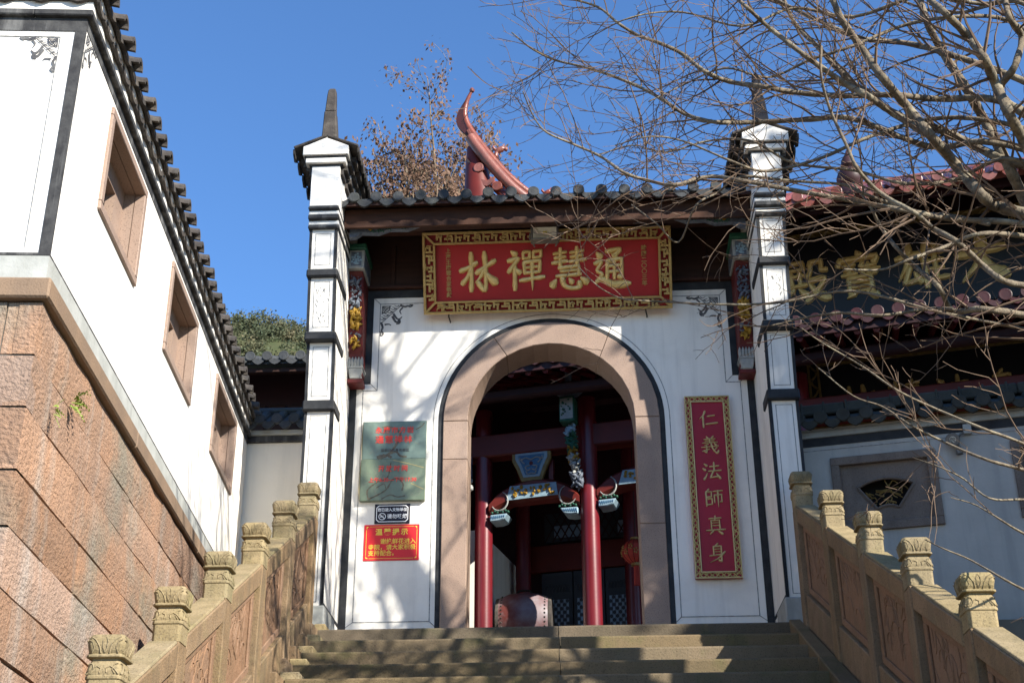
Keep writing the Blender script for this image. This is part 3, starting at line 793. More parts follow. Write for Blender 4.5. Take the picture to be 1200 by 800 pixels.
# end piers -----------------------------------------------------------------
XI, XO = 1.932, 2.192
def pier(sx):
    pr = MB()
    def b(x0, x1, y0, y1, z0, z1, mm):
        mm.box(min(sx * x0, sx * x1), max(sx * x0, sx * x1), y0, y1, z0, z1)
    tiers = [(0.0, 1.76, 0.745, 0.765), (1.86, 2.40, 0.79, 0.85), (2.485, 3.0, 0.92, 0.98), (3.08, 3.465, 1.02, 1.055)]
    prof = [(ZL, 0.74), (1.76, 0.765), (1.86, 0.79), (2.40, 0.85), (2.485, 0.92), (3.0, 0.98), (3.08, 1.02), (3.46, 1.055), (3.66, 1.07), (4.2, 1.12)]
    body = [(sx * XI, -p, z) for z, p in prof] + [(sx * XI, 1.3, 4.2), (sx * XI, 1.3, ZL)]
    pr.prism(body, (sx * (XO - XI), 0, 0))
    o = part('end_pier', pr, 'plaster', gate)
    # sunk white panels with black edges
    for z0, z1, p0, p1 in tiers:
        for a, c in ((XI, XI + 0.026), (XO - 0.026, XO)):
            mm = MB()
            mm.hexa([(sx * a, -p0 - 0.006, z0), (sx * c, -p0 - 0.006, z0), (sx * c, -p0 + 0.02, z0), (sx * a, -p0 + 0.02, z0), (sx * a, -p1 - 0.006, z1), (sx * c, -p1 - 0.006, z1), (sx * c, -p1 + 0.02, z1), (sx * a, -p1 + 0.02, z1)])
            part('black_edge', mm, 'black_paint', o)
        mm = MB()
        def pt(x, z, d=0.002):
            return (sx * x, -(p0 + (p1 - p0) * (z - z0) / (z1 - z0)) - d, z)
        for off, wd in ((0.026 + 0.03, 0.006),):
            xa, xb, za, zb = XI + off, XO - off, z0 + 0.035, z1 - 0.035
            for (x0, x1, zz0, zz1) in ((xa, xb, za, za + wd), (xa, xb, zb - wd, zb), (xa, xa + wd, za, zb), (xb - wd, xb, za, zb)):
                mm.add([pt(x0, zz0), pt(x1, zz0), pt(x1, zz1), pt(x0, zz1)], [(0, 1, 2, 3)])
        part('panel_line', mm, 'ink_grey', o, fix=False)
    mm = MB()
    rr = random.Random(5)
    for z0, z1, p in ((1.76, 1.86, 0.80), (2.40, 2.485, 0.915), (3.0, 3.08, 1.012)):
        mm = MB()
        b(XI - 0.014, XO + 0.014, -p - 0.012, -0.5, z0, z1, mm)
        part('black_ledge', mm, 'black_paint', o, bevel=0.012)
    mm = MB()                          # ink bamboo on the third panel
    for i in range(26):
        x = rr.uniform(XI + 0.075, XO - 0.07)
        z = rr.uniform(2.58, 2.92)
        l = rr.uniform(.03, .06)
        an = rr.uniform(-2.3, -0.9)
        pp = 0.92 + (z - 2.485) / 0.515 * 0.06 + 0.003
        dx, dz = math.cos(an) * l, math.sin(an) * l
        mm.add([(sx * x, -pp, z), (sx * (x + dx * .5 + .004), -pp + 0.003, z + dz * .5), (sx * (x + dx), -pp + .006, z + dz), (sx * (x + dx * .5 - .004), -pp + .003, z + dz * .5)], [(0, 1, 2, 3)])
    part('bamboo_painting', mm, 'ink_grey', o, fix=False, kind='stuff')
    # mouldings under the head block
    for z0, z1, p, mt in ((3.468, 3.502, 1.095, 'worn_black'), (3.504, 3.552, 1.085, 'plaster'), (3.554, 3.60, 1.12, 'worn_black'), (3.602, 3.648, 1.105, 'plaster'), (3.65, 3.682, 1.135, 'worn_black')):
        mm = MB()
        b(XI - 0.012, XO + 0.012, -p, -0.4, z0, z1, mm)
        part('moulding', mm, mt, o, bevel=0.008)
    mm = MB()
    b(XI - 0.004, XO + 0.004, -1.13, -0.3, 3.684, 4.12, mm)
    part('head_block', mm, 'plaster', o, bevel=0.005)
    # corbelled courses carrying the little roof, running back along the gable
    for z0, z1, e, p, mt in ((4.12, 4.135, 0.03, 1.14, 'worn_black'), (4.137, 4.19, 0.06, 1.17, 'plaster'), (4.19, 4.205, 0.075, 1.18, 'worn_black')):
        mm = MB()
        b(XI - e, XO + e, -p, 1.3, z0, z1, mm)
        part('corbel_course', mm, mt, o, bevel=0.004)
    xc = (XI + XO) / 2
    hw = 0.215
    mm = MB()                          # white gable front
    mm.prism([(sx * (xc - hw), -1.2, 4.207), (sx * (xc + hw), -1.2, 4.207), (sx * (xc + hw), -1.2, 4.30), (sx * xc, -1.2, 4.395), (sx * (xc - hw), -1.2, 4.30)], (0, 2.5, 0))
    part('gable_block', mm, 'plaster', o, bevel=0.004)
    # dark sawtooth brick and drip tiles down both sides, capped by pan tiles
    for s2 in (-1, 1):
        mm = MB()
        for i in range(10):
            y = -1.1 + 0.24 * i
            for j, (zz, ee) in enumerate(((4.04, 0.03), (4.10, 0.065), (4.16, 0.10), (4.215, 0.135))):
                x0 = xc + s2 * 0.12
                x1 = xc + s2 * (0.13 + ee)
                mm.box(min(sx * x0, sx * x1), max(sx * x0, sx * x1), y + 0.02 * j, y + 0.17 + 0.02 * j, zz, zz + 0.052)
        part('sawtooth_course', mm, 'tile_old', o, kind='stuff')
        for i in range(11):
            y = -1.2 + 0.225 * i
            mm = MB()
            mm.hexa([(sx * (xc + s2 * 0.005), y, 4.41), (sx * (xc + s2 * 0.30), y, 4.285), (sx * (xc + s2 * 0.30), y + 0.22, 4.27), (sx * (xc + s2 * 0.005), y + 0.22, 4.395),
                     (sx * (xc + s2 * 0.005), y, 4.435), (sx * (xc + s2 * 0.31), y, 4.31), (sx * (xc + s2 * 0.31), y + 0.22, 4.30), (sx * (xc + s2 * 0.005), y + 0.22, 4.425)])
            part('cap_tile', mm, 'tile_old', o, bevel=0.006)
            mm = MB()
            xx = sx * (xc + s2 * 0.298)
            mm.prism([(xx, y + 0.02, 4.285), (xx, y + 0.19, 4.275), (xx, y + 0.18, 4.235), (xx, y + 0.105, 4.195), (xx, y + 0.03, 4.24)], (0.018 * s2 * sx, 0, 0))
            part('drip_tile', mm, 'tile_old', o)
    # stone finial in two pieces, on a lump of mortar
    mm = MB()
    def sq(wx, z, dx=0.0, wy=None):
        wy = wy or wx
        c = V((sx * xc + dx, -1.02, z))
        return [c + V((-wx, -wy, 0)), c + V((wx, -wy, 0)), c + V((wx, wy, 0)), c + V((-wx, wy, 0))]
    mm.loft([sq(0.085, 4.40), sq(0.09, 4.45), sq(0.06, 4.49)])
    part('finial_base', mm, 'plaster_band', o, bevel=0.02)
    mm = MB()
    mm.loft([sq(0.072, 4.475, 0.0), sq(0.068, 4.56, 0.0), sq(0.056, 4.79, -0.008)])
    mm.loft([sq(0.051, 4.792, -0.008), sq(0.042, 5.0, -0.006), sq(0.036, 5.06, -0.004), sq(0.022, 5.075, -0.004)])
    part('finial', mm, 'tile_old' if sx < 0 else 'black_board', o, bevel=0.008)
    # grey plinth stone and black slanting skirting
    mm = MB()
    b(XI - 0.025, XO + 0.03, -0.80, -0.3, ZL, -0.005, mm)
    part('plinth_stone', mm, 'plaster_band', o, bevel=0.012)
    mm = MB()
    b(XI - 0.004, XI, -0.74, -0.01, 0.0, 0.03, mm)
    part('skirting', mm, 'black_paint', o)
    mm = MB()
    b(XI - 0.0045, XI + 0.0005, -0.765, -0.745, 0.03, 1.76, mm)
    part('edge_line', mm, 'black_paint', o)
    # carved and painted corbel below the eave
    cb = MB()
    x1 = XI - 0.002
    x0 = XI - 0.155
    b(x0 - 0.02, x1, -0.46, -0.01, 3.60, 3.66, cb)
    o2 = part('carved_bracket', cb, 'p_green', gate, bevel=0.01)
    mm = MB()
    b(x0, x1, -0.43, -0.01, 3.40, 3.598, mm)
    part('bracket_box', mm, 'p_white', o2, bevel=0.004)
    mm = MB()
    b(x0 + 0.025, x1 - 0.025, -0.434, -0.428, 3.425, 3.575, mm)
    b(x0 - 0.003, x0, -0.4, -0.05, 3.425, 3.575, mm)
    part('bracket_inset', mm, 'p_slate', o2)
    mm = MB()
    for q in range(14):
        a = q * 2.4
        rad_ = 0.02 + 0.0026 * q
        cx, cz = sx * (x0 + 0.078) + math.cos(a) * rad_ * 0.9, 3.5 + math.sin(a) * rad_ * 1.2
        mm.lathe([(0.006, -0.438), (0.012, -0.436), (0.012, -0.43)], (cx, 0, cz), axis=(0, 1, 0), n=6)
    mm.box(sx * (x0 + 0.078) - 0.012, sx * (x0 + 0.078) + 0.012, -0.44, -0.43, 3.44, 3.5)
    part('bracket_flower', mm, 'p_paleblue', o2, kind='stuff')
    mm = MB()                          # curved red back piece
    pf = [(-0.38, 3.398), (-0.33, 3.33), (-0.31, 3.1), (-0.25, 2.8), (-0.17, 2.6), (-0.15, 2.45), (-0.16, 2.38)]
    mm.prism([(sx * (x0 + 0.015), y, z) for y, z in pf] + [(sx * (x0 + 0.015), -0.008, 2.38), (sx * (x0 + 0.015), -0.008, 3.398)], (sx * 0.138, 0, 0))
    part('bracket_body', mm, 'p_red', o2, bevel=0.01)
    rng = random.Random(2)
    def lumps(name, mt, z0, z1, yo0, yo1, n, r0, r1):
        mm = MB()
        n = n * 4
        for i in range(n):
            t = (i + 0.5) / n
            z = z0 + (z1 - z0) * t
            y = yo0 + (yo1 - yo0) * t - rng.uniform(-0.01, 0.02)
            x = sx * (x0 + 0.082 + rng.uniform(-0.045, 0.045))
            r = rng.uniform(r0, r1) * 0.62
            r *= rng.choice((.5, .7, 1.0))
            mm.lathe([(r * 0.2, -r * 2.4), (r * .8, -r * 0.9), (r * .9, r * 0.6), (r * 0.15, r * 2.2)], (x, y, z), axis=(rng.uniform(-1, 1), rng.uniform(-.6, .2), rng.uniform(-1, 1)), n=5)
        part(name, mm, mt, o2, smooth='all', kind='stuff')
    lumps('carved_cloud', 'p_slate', 3.34, 3.0, -0.36, -0.32, 14, 0.018, 0.034)
    lumps('carved_lion', 'p_yellow', 3.0, 2.83, -0.32, -0.27, 11, 0.02, 0.038)
    lumps('carved_cloud', 'p_slate', 2.86, 2.72, -0.25, -0.21, 6, 0.018, 0.03)
    lumps('carved_lion', 'p_yellow', 2.74, 2.65, -0.25, -0.2, 6, 0.018, 0.03)
    mm = MB()
    for i in range(5):
        xx = sx * (x0 + 0.02 + 0.03 * i)
        mm.lathe([(0.012, 0), (0.019, 0.03), (0.016, 0.07), (0.004, 0.1)], (xx, -0.175, 2.47), n=6)
    mm.box(min(sx * (x0 + 0.005), sx * x1), max(sx * (x0 + 0.005), sx * x1), -0.19, -0.01, 2.45, 2.47)
    part('lotus_moulding', mm, 'p_white', o2)
    mm = MB()
    cxx = sx * (x0 + 0.08)
    mm.prism([(cxx - 0.05, -0.19, 2.34), (cxx + 0.05, -0.19, 2.34), (cxx + 0.07, -0.19, 2.45), (cxx - 0.07, -0.19, 2.45)], (0, 0.17, 0))
    part('lotus_base', mm, 'p_white', o2, bevel=0.008)
    mm = MB()
    b(x0 + 0.005, x1, -0.18, -0.01, 2.30, 2.345, mm)
    part('bracket_foot', mm, 'p_red', o2, bevel=0.006)
pier(-1)
pier(1)

# timber back wall, beams, rafters, eave board ------------------------------
bw = MB()
bw.box(-1.928, 1.928, 0.0, 0.3, 3.372, 4.18)
part('timber_wall', bw, 'wood', gate)
for i in range(13):
    m = MB()
    x = -1.86 + 0.31 * i
    m.box(x - 0.022, x + 0.022, -0.026, -0.001, 3.41, 3.87)
    part('batten', m, 'wood', gate, bevel=0.004)
m = MB(); m.box(-1.925, 1.925, -0.05, -0.002, 3.374, 3.408); part('sill_beam', m, 'wood', gate, bevel=0.006)
m = MB(); m.box(-1.925, 1.925, -0.72, -0.58, 3.70, 3.83); part('eave_beam', m, 'wood', gate, bevel=0.01)
m = MB(); m.box(-1.925, 1.925, -0.42, -0.32, 3.80, 3.93); part('eave_beam', m, 'wood', gate, bevel=0.01)
for sx in (-1, 1):
    m = MB()
    m.prism([(sx * 1.88, -0.727, 3.695), (sx * 1.2, -0.727, 3.695), (sx * 1.32, -0.727, 3.645), (sx * 1.5, -0.727, 3.65), (sx * 1.6, -0.727, 3.61), (sx * 1.76, -0.727, 3.62), (sx * 1.82, -0.727, 3.575), (sx * 1.88, -0.727, 3.57)], (0, 0.06, 0))
    o = part('carved_apron', m, 'p_slate', gate)
    m = MB()
    rg = random.Random(9)
    for i in range(16):
        x = sx * rg.uniform(1.3, 1.86)
        z = 3.67 - rg.uniform(0, 0.07) * (abs(x) - 1.2) / 0.5
        m.tube(spline([(x, -0.73, z), (x + 0.02, -0.735, z + 0.012), (x + 0.035, -0.73, z - 0.008)], 3), 0.005, 4)
    part('apron_scroll', m, 'p_green', o, kind='stuff')
    m = MB()
    m.lathe([(0.005, -0.74), (0.022, -0.736), (0.022, -0.73)], (sx * 1.68, 0, 3.655), axis=(0, 1, 0), n=8)
    part('apron_flower', m, 'p_yellow', o)
m = MB()
m.box(-1.925, 1.925, -0.805, -0.775, 3.625, 3.83)
part('eave_board', m, 'wood_fascia', gate, bevel=0.006)
RS = 0.40
for i in range(20):
    m = MB()
    x = -1.86 + 0.196 * i
    m.hexa([(x - 0.03, -0.77, 3.791), (x + 0.03, -0.77, 3.791), (x + 0.03, 0.3, 3.755 + 1.16 * RS), (x - 0.03, 0.3, 3.755 + 1.16 * RS), (x - 0.03, -0.77, 3.851), (x + 0.03, -0.77, 3.851), (x + 0.03, 0.3, 3.815 + 1.16 * RS), (x - 0.03, 0.3, 3.815 + 1.16 * RS)])
    part('rafter', m, 'wood', gate)
m = MB()
m.hexa([(-1.93, -0.92, 3.80), (1.93, -0.92, 3.80), (1.93, 0.72, 3.80 + 1.64 * RS), (-1.93, 0.72, 3.80 + 1.64 * RS), (-1.93, -0.92, 3.835), (1.93, -0.92, 3.835), (1.93, 0.72, 3.835 + 1.64 * RS), (-1.93, 0.72, 3.835 + 1.64 * RS)])
m.hexa([(-1.93, 0.72, 3.80 + 1.64 * RS), (1.93, 0.72, 3.80 + 1.64 * RS), (1.93, 1.6, 4.15), (-1.93, 1.6, 4.15), (-1.93, 0.72, 3.835 + 1.64 * RS), (1.93, 0.72, 3.835 + 1.64 * RS), (1.93, 1.6, 4.19), (-1.93, 1.6, 4.19)])
part('roof_deck', m, 'wood', gate)
m = MB()
m.tube([(-1.93, 0.72, 4.56), (1.93, 0.72, 4.56)], 0.07, 8)
part('ridge_tile', m, 'tile_grey', gate)
# one cover tile row, one disc, one drip plate, copied along the eave
SPT = 0.2138
def cover_row(n_t, ln, r, sl, seed=0):
    mm = MB()
    rg = random.Random(seed)
    for k in range(n_t):
        y0 = ln * k / n_t
        y1 = ln * (k + 1) / n_t + 0.012
        rings = []
        for (y, rr) in ((y0, r), (y1, r * 0.93)):
            rings.append([V((rr * math.cos(math.pi * j / 6), y, sl * y + rr * 0.9 * math.sin(math.pi * j / 6))) for j in range(7)])
        mm.loft(rings)
    return mm
def drip_plate(wd, dp, th):
    mm = MB()
    pts = []
    for j in range(9):
        a = math.pi * j / 8
        pts.append((-wd / 2 * math.cos(a), 0, -dp * math.sin(a) ** 1.2 - 0.012 * math.sin(a) ** 8))
    mm.prism(pts + [(wd / 2, 0, 0.02), (0, 0, -0.012), (-wd / 2, 0, 0.02)], (0, th, 0))
    return mm
ROW = mesh('cover_tile', cover_row(9, 1.62, 0.052, RS), 'tile_grey', smooth=True)
dm = MB()
dm.lathe([(0.03, -0.006), (0.047, -0.008), (0.053, -0.004), (0.053, 0.03)], (0, 0, 0.022), axis=(0, 1, 0), n=16)
DISC = mesh('tile_end', dm, 'tile_grey', bevel=0)
DRIP = mesh('drip_tile', drip_plate(0.165, 0.062, 0.03), 'tile_grey')
pan = MB()
pan.loft([[V((-0.085 + 0.17 * j / 6, y, RS * y - 0.03 * math.sin(math.pi * j / 6) + zz)) for j in range(7)] + [V((0.085, y, RS * y + 0.012 + zz)), V((-0.085, y, RS * y + 0.012 + zz))] for y, zz in ((0, 0), (1.6, 0))])
PAN = mesh('pan_tile', pan, 'tile_grey', smooth=True)
rt = random.Random(8)
for i in range(18):
    x = -1.82 + SPT * i
    if x > 1.9: break
    dz = rt.uniform(-.008, .008)
    inst('cover_tile', ROW, gate, (x, -0.93, 3.862 + dz))
    inst('tile_end', DISC, gate, (x + rt.uniform(-.005, .005), -0.945, 3.866 + dz), (rt.uniform(-.08, .12), 0, rt.uniform(-.08, .08)))
    if i < 17:
        inst('drip_tile', DRIP, gate, (x + SPT / 2, -0.935, 3.858 + rt.uniform(-.006, .006)), (rt.uniform(-.06, .1), rt.uniform(-.04, .04), 0))
        inst('pan_tile', PAN, gate, (x + SPT / 2, -0.91, 3.866))
inst('drip_tile', DRIP, gate, (-1.93 + 0.012, -0.935, 3.858), None, (0.75, 1, 1))

# ================================================================== NAME BOARD over the arch
T_ = R(25.0)
def fr_board(a, d, c):            # a right, d out of the board, c up along the board; origin = bottom centre
    return V((-0.011 + a, -0.075 - d * math.cos(T_) - c * math.sin(T_), 3.052 - d * math.sin(T_) * 1.0 + c * math.cos(T_)))
BW, BH = 2.415, 0.80
FW = 0.125
nb = thing('name_board', fr_board(0, 0, 0), 'red wooden name board with four large gold characters in fretwork over the arch', 'name board')
m = MB(); m.box(-BW / 2 + 0.01, BW / 2 - 0.01, -0.03, 0.0, 0.01, BH - 0.01, fr_board); part('board', m, 'red_board', nb)
m = MB()
for (x0, x1, z0, z1) in ((-BW / 2, BW / 2, 0, 0.026), (-BW / 2, BW / 2, BH - 0.026, BH), (-BW / 2, -BW / 2 + 0.026, 0.026, BH - 0.026), (BW / 2 - 0.026, BW / 2, 0.026, BH - 0.026),
                         (-BW / 2 + FW - 0.022, BW / 2 - FW + 0.022, FW - 0.022, FW), (-BW / 2 + FW - 0.022, BW / 2 - FW + 0.022, BH - FW, BH - FW + 0.022), (-BW / 2 + FW - 0.022, -BW / 2 + FW, FW, BH - FW), (BW / 2 - FW, BW / 2 - FW + 0.022, FW, BH - FW)):
    m.box(x0, x1, 0.001, 0.055, z0, z1, fr_board)
part('frame', m, 'gold', nb, bevel=0.004)
def fret(mm, x0, x1, z0, z1, horiz, rg):
    L_ = (x1 - x0) if horiz else (z1 - z0)
    Wd = (z1 - z0) if horiz else (x1 - x0)
    n = max(2, round(L_ / 0.092))
    c = L_ / n
    t = 0.02
    def bar(u0, u1, v0, v1):
        u0, u1 = max(0, u0), min(L_, u1)
        v0, v1 = max(0, v0), min(Wd, v1)
        if horiz:
            mm.box(x0 + u0, x0 + u1, 0.004, 0.047 + rg.uniform(-.003, .003), z0 + v0, z0 + v1, fr_board)
        else:
            mm.box(x0 + v0, x0 + v1, 0.004, 0.047 + rg.uniform(-.003, .003), z0 + u0, z0 + u1, fr_board)
    for i in range(n):
        u = c * i
        s = i % 3
        if s == 0:
            bar(u + 0.01, u + c * 0.8, Wd * .62, Wd * .62 + t); bar(u + c * .5, u + c * .5 + t, 0, Wd * .62); bar(u + c * .1, u + c * .1 + t, Wd * .3, Wd)
        elif s == 1:
            bar(u, u + c * .75, Wd * .34, Wd * .34 + t); bar(u + c * .28, u + c * .28 + t, Wd * .34, Wd); bar(u + c * .75, u + c * .75 + t, 0, Wd * .7); bar(u + c * .45, u + c * .9, Wd * .68, Wd * .68 + t)
        else:
            bar(u + c * .15, u + c * .15 + t, 0, Wd); bar(u + c * .15, u + c * .95, Wd * .48, Wd * .48 + t); bar(u + c * .6, u + c * .6 + t, Wd * .1, Wd * .5)
    for i in range(n * 2 // 3):       # leafy twigs woven through the fret
        u = rg.uniform(0.03, L_ - 0.03)
        v = rg.uniform(Wd * .25, Wd * .75)
        pts = []
        an = rg.uniform(0, 6.28)
        for k in range(5):
            uu = min(max(u + math.cos(an) * 0.018 * k, 0.004), L_ - 0.004)
            vv = min(max(v + math.sin(an) * 0.018 * k, 0.004), Wd - 0.004)
            an += 0.7
            pts.append(fr_board(x0 + uu, 0.05, z0 + vv) if horiz else fr_board(x0 + vv, 0.05, z0 + uu))
        mm.tube(pts, [0.005, 0.008, 0.009, 0.007, 0.003], 5)
rg = random.Random(4)
m = MB()
fi = 0.026
fret(m, -BW / 2 + FW, BW / 2 - FW, fi, FW - 0.022, True, rg)
fret(m, -BW / 2 + FW, BW / 2 - FW, BH - FW + 0.022, BH - fi, True, rg)
fret(m, -BW / 2 + fi, -BW / 2 + FW - 0.022, FW, BH - FW, False, rg)
fret(m, BW / 2 - FW + 0.022, BW / 2 - fi, FW, BH - FW, False, rg)
for sx in (-1, 1):
    for sz in (0, 1):
        xo, xi = sx * (BW / 2 - 0.02), sx * (BW / 2 - FW + 0.01)
        zo, zi = (0.02, FW - 0.01) if sz == 0 else (BH - 0.02, BH - FW + 0.01)
        d = V((xi - xo, zi - zo, 0)).normalized()
        nn = V((-d.y, d.x, 0)) * 0.011
        m.hexa([fr_board(xo + nn.x, .003, zo + nn.y), fr_board(xo - nn.x, .003, zo - nn.y), fr_board(xi - nn.x, .003, zi - nn.y), fr_board(xi + nn.x, .003, zi + nn.y),
                fr_board(xo + nn.x, .053, zo + nn.y), fr_board(xo - nn.x, .053, zo - nn.y), fr_board(xi - nn.x, .053, zi - nn.y), fr_board(xi + nn.x, .053, zi + nn.y)])
part('fretwork', m, 'gold', nb, kind='stuff')
for ch, cx, cz, size in (('lin', -0.667, 0.40, 0.40), ('chan', -0.215, 0.415, 0.41), ('hui', 0.215, 0.415, 0.41), ('tong', 0.625, 0.42, 0.41)):
    m = MB()
    brush(m, HAN[ch], lambda a, d, c: fr_board(cx + a * .93, 0.001 + d, cz + c), size, 0.026, 1.7)
    part('character', m, 'gold_leaf', nb)
def fr_up(cx, cz):
    return lambda a, d, c: fr_board(cx + a, d, cz + c)
text('inscription', '上\n海\n王\n唐\n雲\n合\n家\n敬\n獻', 0.052, 'gold', nb, fr_up(-0.96, 0.40), 0.003, line=1.03, ext=0.003, bold=0.0008)
text('inscription', '時\n曆\n二\n〇\n〇\n三\n年', 0.056, 'gold', nb, fr_up(0.945, 0.42), 0.003, line=1.02, ext=0.003, bold=0.0008)
m = MB()
for x in (-0.97, 0.95):
    m.tube([fr_board(x, -0.02, 0.0), fr_board(x, 0.01, -0.02), V((x, -0.03, 3.0)), V((x, 0.0, 3.0))], 0.007, 6)
part('hook', m, 'stud', nb)

# floodlight clipped on the top edge
fl = thing('floodlight', (-0.017, -0.55, 3.76), 'small square floodlight fixed on the top edge of the red name board', 'floodlight')
F2 = R(4)
def fr_fl(a, d, c):
    return V((-0.02 + a, -0.50 - d * math.cos(F2) - c * math.sin(F2), 3.672 - d * math.sin(F2) + c * math.cos(F2)))
m = MB()
for (x0, x1, z0, z1) in ((-.135, .135, -.09, -.072), (-.135, .135, .072, .09), (-.135, -.115, -.072, .072), (.115, .135, -.072, .072)):
    m.box(x0, x1, 0.0, 0.085, z0, z1, fr_fl)
m.box(-.135, .135, -0.03, 0.0, -.09, .09, fr_fl)
part('housing', m, 'lamp_metal', fl, bevel=0.006)
m = MB()
o_ = [(-.113, -.07), (.113, -.07), (.113, .07), (-.113, .07)]
i_ = [(-.03, .0), (.03, .0), (.03, .022), (-.03, .022)]
m.add([fr_fl(a, .07, c) for a, c in o_] + [fr_fl(a, .004, c) for a, c in i_], [(0, 1, 5, 4), (1, 2, 6, 5), (2, 3, 7, 6), (3, 0, 4, 7), (4, 5, 6, 7)])
part('reflector', m, 'lamp_reflector', fl, fix=False)
m = MB(); m.box(-.02, .02, .006, .016, .004, .026, fr_fl); part('emitter', m, 'lamp_led', fl)
m = MB(); m.tube([fr_fl(-.14, .03, 0), fr_fl(-.15, .0, -.03), fr_fl(-.1, -.06, -.1)], .008, 6); m.tube([fr_fl(.14, .03, 0), fr_fl(.15, .0, -.03), fr_fl(.1, -.06, -.1)], .008, 6); part('bracket', m, 'lamp_metal', fl)
m = MB(); m.tube(spline([fr_fl(.05, -.03, .05), fr_fl(.2, -.02, .12), V((.45, -.3, 3.92)), V((.9, -.2, 3.95))], 4), .006, 5); part('cable', m, 'stud', fl)

# ================================================================== UPRIGHT PLAQUE right of the arch
fr_p = lambda a, d, c: V((1.464 + a, -0.012 - d, 1.25 + c))
PWD, PH = 0.418, 1.755
up = thing('upright_plaque', (1.464, -0.01, 0.37), 'tall crimson plaque with six gold characters in a pierced gold border right of the arch', 'plaque')
m = MB(); m.box(-PWD / 2, PWD / 2, 0, 0.035, -PH / 2, PH / 2, fr_p); part('board', m, 'maroon_board', up, bevel=0.003)
m = MB()
fw = 0.062
for (x0, x1, z0, z1) in ((-PWD / 2, PWD / 2, -PH / 2, -PH / 2 + .009), (-PWD / 2, PWD / 2, PH / 2 - .009, PH / 2), (-PWD / 2, -PWD / 2 + .009, -PH / 2 + .009, PH / 2 - .009), (PWD / 2 - .009, PWD / 2, -PH / 2 + .009, PH / 2 - .009),
                         (-PWD / 2 + fw - .01, PWD / 2 - fw + .01, -PH / 2 + fw - .01, -PH / 2 + fw), (-PWD / 2 + fw - .01, PWD / 2 - fw + .01, PH / 2 - fw, PH / 2 - fw + .01), (-PWD / 2 + fw - .01, -PWD / 2 + fw, -PH / 2 + fw, PH / 2 - fw), (PWD / 2 - fw, PWD / 2 - fw + .01, -PH / 2 + fw, PH / 2 - fw)):
    m.box(x0, x1, 0.036, 0.052, z0, z1, fr_p)
part('frame', m, 'gold_pale', up)
m = MB()
def scrolls(x0, z0, x1, z1):
    L_ = math.hypot(x1 - x0, z1 - z0)
    n = max(2, round(L_ / 0.055))
    ux, uz = (x1 - x0) / L_, (z1 - z0) / L_
    c = L_ / n
    for i in range(n):
        s = 1 if i % 2 else -1
        def q(u, v):
            uu = c * i + u
            return fr_p(x0 + ux * uu - uz * v, 0.045, z0 + uz * uu + ux * v)
        m.tube(spline([q(0, -s * .018), q(c * .3, -s * .004), q(c * .65, s * .016), q(c, s * .018)], 3), .0062, 4)
        m.tube(spline([q(c * .5, s * .01), q(c * .25, s * .02), q(c * .1, s * .012), q(c * .2, s * .002)], 3), .0048, 4)
        m.tube(spline([q(c * .5, -s * .004), q(c * .8, -s * .018), q(c * .98, -s * .01)], 3), .0048, 4)
hx, hz = PWD / 2 - .03, PH / 2 - .03
scrolls(-hx, -hz, -hx, hz); scrolls(hx, -hz, hx, hz); scrolls(-hx, -hz, hx, -hz); scrolls(-hx, hz, hx, hz)
part('fretwork', m, 'gold_pale', up, fix=False, kind='stuff')
for i, ch in enumerate(('ren', 'yi', 'fa', 'shi', 'zhen', 'shen')):
    m = MB()
    cz = 0.645 - 0.258 * i
    brush(m, HAN[ch], lambda a, d, c: fr_p(a, 0.036 + d, cz + c), 0.178, 0.012, 1.35)
    part('character', m, 'gold_pale', up)

# ================================================================== SMALL SIGNS left of the arch
def veins(mm, fr, hw, hh, n, seed, r=0.0022, d=0.0012):
    rg = random.Random(seed)
    for i in range(n):
        u, v = rg.uniform(-hw, hw), rg.uniform(-hh, hh)
        an = rg.uniform(-.6, .6) + (math.pi if rg.random() < .5 else 0)
        tw = rg.uniform(-.35, .35)
        pts = []
        for k in range(rg.randint(6, 14)):
            if abs(u) > hw or abs(v) > hh:
                break
            pts.append(fr(u, d, v))
            u += math.cos(an) * .018
            v += math.sin(an) * .018
            an += tw + rg.uniform(-.25, .25)
        if len(pts) > 2:
            k = len(pts)
            mm.tube(pts, [r * (.3 + .9 * math.sin(math.pi * (j + .5) / k)) for j in range(k)], 4)
def flatten_y(mm, y0, amt=0.05):
    mm.v = [(p[0], y0 + (p[1] - y0) * amt, p[2]) for p in mm.v]
fr_u = lambda a, d, c: V((-1.475 + a, -0.046 - d, 1.76 + c))
s1 = thing('marble_sign', (-1.475, 0, 1.57), 'upper grey-green veined marble sign with two lines of red characters left of the arch', 'sign', 'marble signs left of the arch')
m = MB(); m.box(-.30, .30, -0.044, 0, -.19, .19, fr_u); part('slab', m, 'marble_up', s1, bevel=0.003)
m = MB(); m.prism([fr_u(-.302, -0.04, -.19), fr_u(-.302, -0.002, -.19), fr_u(-.312, -0.002, -.05), fr_u(-.308, -0.002, .1), fr_u(-.302, -0.002, .19), fr_u(-.302, -0.04, .19)], (0.001, 0, 0)); part('edge', m, 'cream_edge', s1)
m = MB(); veins(m, fr_u, .28, .17, 26, 2, .0016); flatten_y(m, -0.0472); part('vein', m, 'vein_soft', s1, fix=False)
m = MB()
